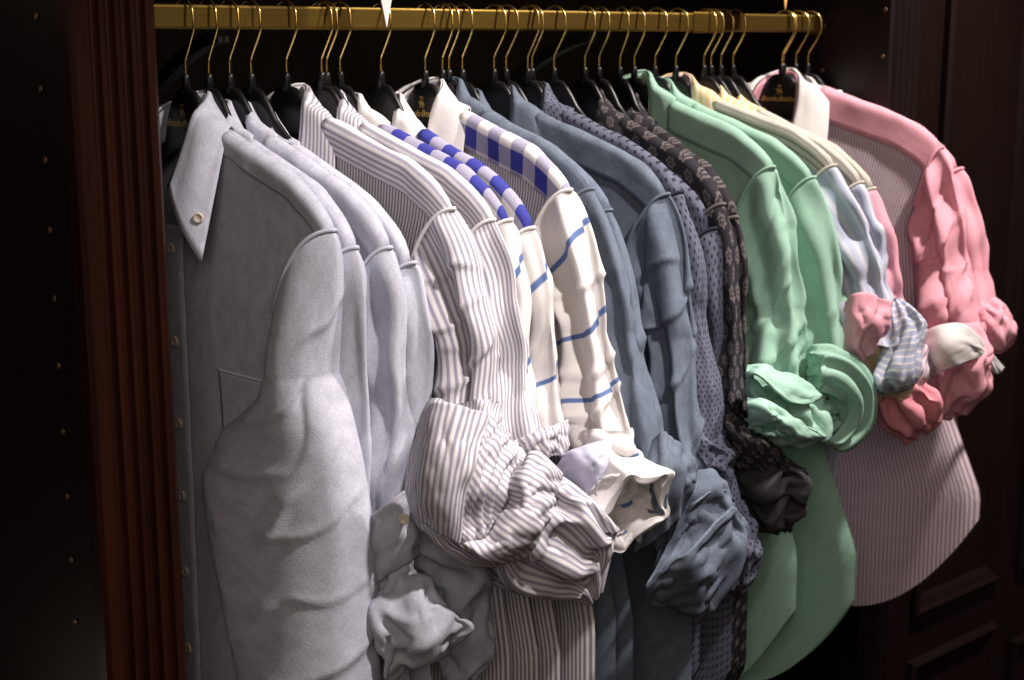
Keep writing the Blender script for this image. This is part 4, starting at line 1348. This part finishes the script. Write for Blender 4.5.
ptube('rolled_cuff', [(874, 395, 900, 350, 1.0, .014), (876, 404, 925, 384, .985, .024), (884, 424, 943, 400, .978, .030), (900, 437, 938, 420, .98, .024), (910, 441, 932, 430, .985, .012)],
      'coral_pink', S_Y3.root, n=(48, 76), su=1.22, sv=1.06, seed=85, amp=.006, cells=(2, 6), win=(.5, .22))

# --- pink shirts: white cuff, pink sleeve end
R_ = S_K1.root
ptube('sleeve_end', [(922, 330, 984, 322, 1.0, .022), (928, 350, 988, 345, .985, .030), (930, 378, 990, 364, .975, .034), (934, 400, 990, 380, .975, .034), (937, 416, 982, 396, .978, .026), (945, 419, 966, 413, .985, .012)],
      'pink_cotton', R_, n=(52, 80), su=1.18, sv=1.08, seed=91, amp=.005, cells=(3, 6))
patch('cuff', [[(926, 331, .985), (942, 325, .965), (960, 324, .952), (975, 334, .952), (990, 352, .96), (1004, 368, .968)],
               [(925, 345, .982), (942, 340, .955), (960, 338, .942), (976, 344, .945), (988, 355, .955), (1000, 373, .965)],
               [(925, 360, .982), (942, 355, .952), (960, 350, .938), (975, 350, .942), (986, 357, .952), (996, 374, .965)],
               [(931, 378, .98), (945, 370, .952), (960, 364, .940), (974, 359, .944), (984, 358, .952), (991, 366, .962)]], 'white_cotton', R_, n=(34, 52), su=1.005, sv=1.0, seed=92, amp=.002, thick=.003)
ptube('rolled_cuff', [(968, 302, 994, 298, 1.01, .018), (976, 312, 1006, 308, .995, .024), (982, 332, 1013, 326, .985, .028), (987, 348, 1013, 340, .985, .026), (991, 354, 1004, 350, .99, .014)],
      'pink_cotton', S_K2.root, n=(40, 64), su=1.14, sv=1.08, seed=93, amp=.004, cells=(3, 5))

caps = [186, 209, 230, 251, 287, 322, 327, 338, 381, 425, 436, 449, 462, 494, 506, 523, 532, 554, 585, 599, 620, 635, 650, 676, 704, 711, 721, 733, 782, 783.5, 796, 808]
used = set()
for i, u in enumerate(caps):
    hx = at_y(u, 82 - (u - 186) * 17 / 622, RAIL_Y)[0]
    k = min(range(len(SHIRTS)), key=lambda j: abs(SHIRTS[j].O[0] - hx))
    s_ = SHIRTS[k]
    if abs(s_.O[0] - hx) < .010 and k not in used:
        used.add(k); hx = s_.O[0]
        lab = 'black hanger with brass hook inside ' + SHORT[k]
    else:
        lab = 'spare black hanger squeezed ' + ('left of ' if hx < s_.O[0] else 'right of ') + SHORT[k]
    make_hanger(hx, s_.yaw, lab, text=(i in (0, 9, 28)))

# ------------------------------------------------------------------ light
def spot(name, loc, target, power, angle, blend, size, col):
    l = D.lights.new(name, 'SPOT'); l.energy = power; l.spot_size = math.radians(angle); l.spot_blend = blend; l.shadow_soft_size = size; l.color = col
    o = D.objects.new(name, l); COL.objects.link(o); o.location = loc
    o.rotation_euler = (Vector(target) - Vector(loc)).to_track_quat('-Z', 'Y').to_euler()
    return o
from mathutils import Vector
spot('ceiling_spot', (1.78, 0.42, 2.95), (1.45, 1.12, 1.42), 228, 55, .6, .05, (1.0, .89, .82))
spot('ceiling_spot', (1.06, 0.02, 2.75), (0.80, 1.08, 1.33), 140, 37, .8, .05, (1.0, .91, .87))
def area(name, loc, target, power, size, col):
    l = D.lights.new(name, 'AREA'); l.energy = power; l.size = size; l.color = col
    o = D.objects.new(name, l); COL.objects.link(o); o.location = loc
    o.rotation_euler = (Vector(target) - Vector(loc)).to_track_quat('-Z', 'Y').to_euler()
    return o
area('room_light', (-.8, -.9, 2.6), (.9, 1.2, 1.3), 18, 1.6, (1.0, .84, .72))
def point(name, loc, power, size, col):
    l = D.lights.new(name, 'POINT'); l.energy = power; l.shadow_soft_size = size; l.color = col
    o = D.objects.new(name, l); COL.objects.link(o); o.location = loc
# dim unseen lights added to give the left partition a faint glow
point('left_glow_fill', (.22, 1.50, .95), .32, .04, (1.0, .9, .75))
point('left_glow_fill', (.24, 1.50, 1.84), .16, .04, (1.0, .95, .8))
w = D.worlds.new('room'); SC.world = w; w.use_nodes = True
w.node_tree.nodes['Background'].inputs[0].default_value = (1.0, .70, .50, 1)
w.node_tree.nodes['Background'].inputs[1].default_value = 0.035

# ------------------------------------------------------------------ camera
cam = D.cameras.new('camera'); co = D.objects.new('camera', cam); COL.objects.link(co)
cam.sensor_width = 36.0; cam.lens = FPX / 1024 * 36.0; cam.clip_start = .05
co.matrix_world = Matrix(((CR[0], CU[0], -CF[0], CAM[0]), (CR[1], CU[1], -CF[1], CAM[1]), (CR[2], CU[2], -CF[2], CAM[2]), (0, 0, 0, 1)))
cam.dof.use_dof = True; cam.dof.focus_distance = 1.40; cam.dof.aperture_fstop = 7.1
SC.camera = co
vs = SC.view_settings
vs.view_transform = 'Standard'; vs.look = 'None'; vs.gamma = 1.0; vs.use_curve_mapping = False; vs.exposure = 0.0
SC.cycles.use_denoising = True
SC.cycles.max_bounces = 8
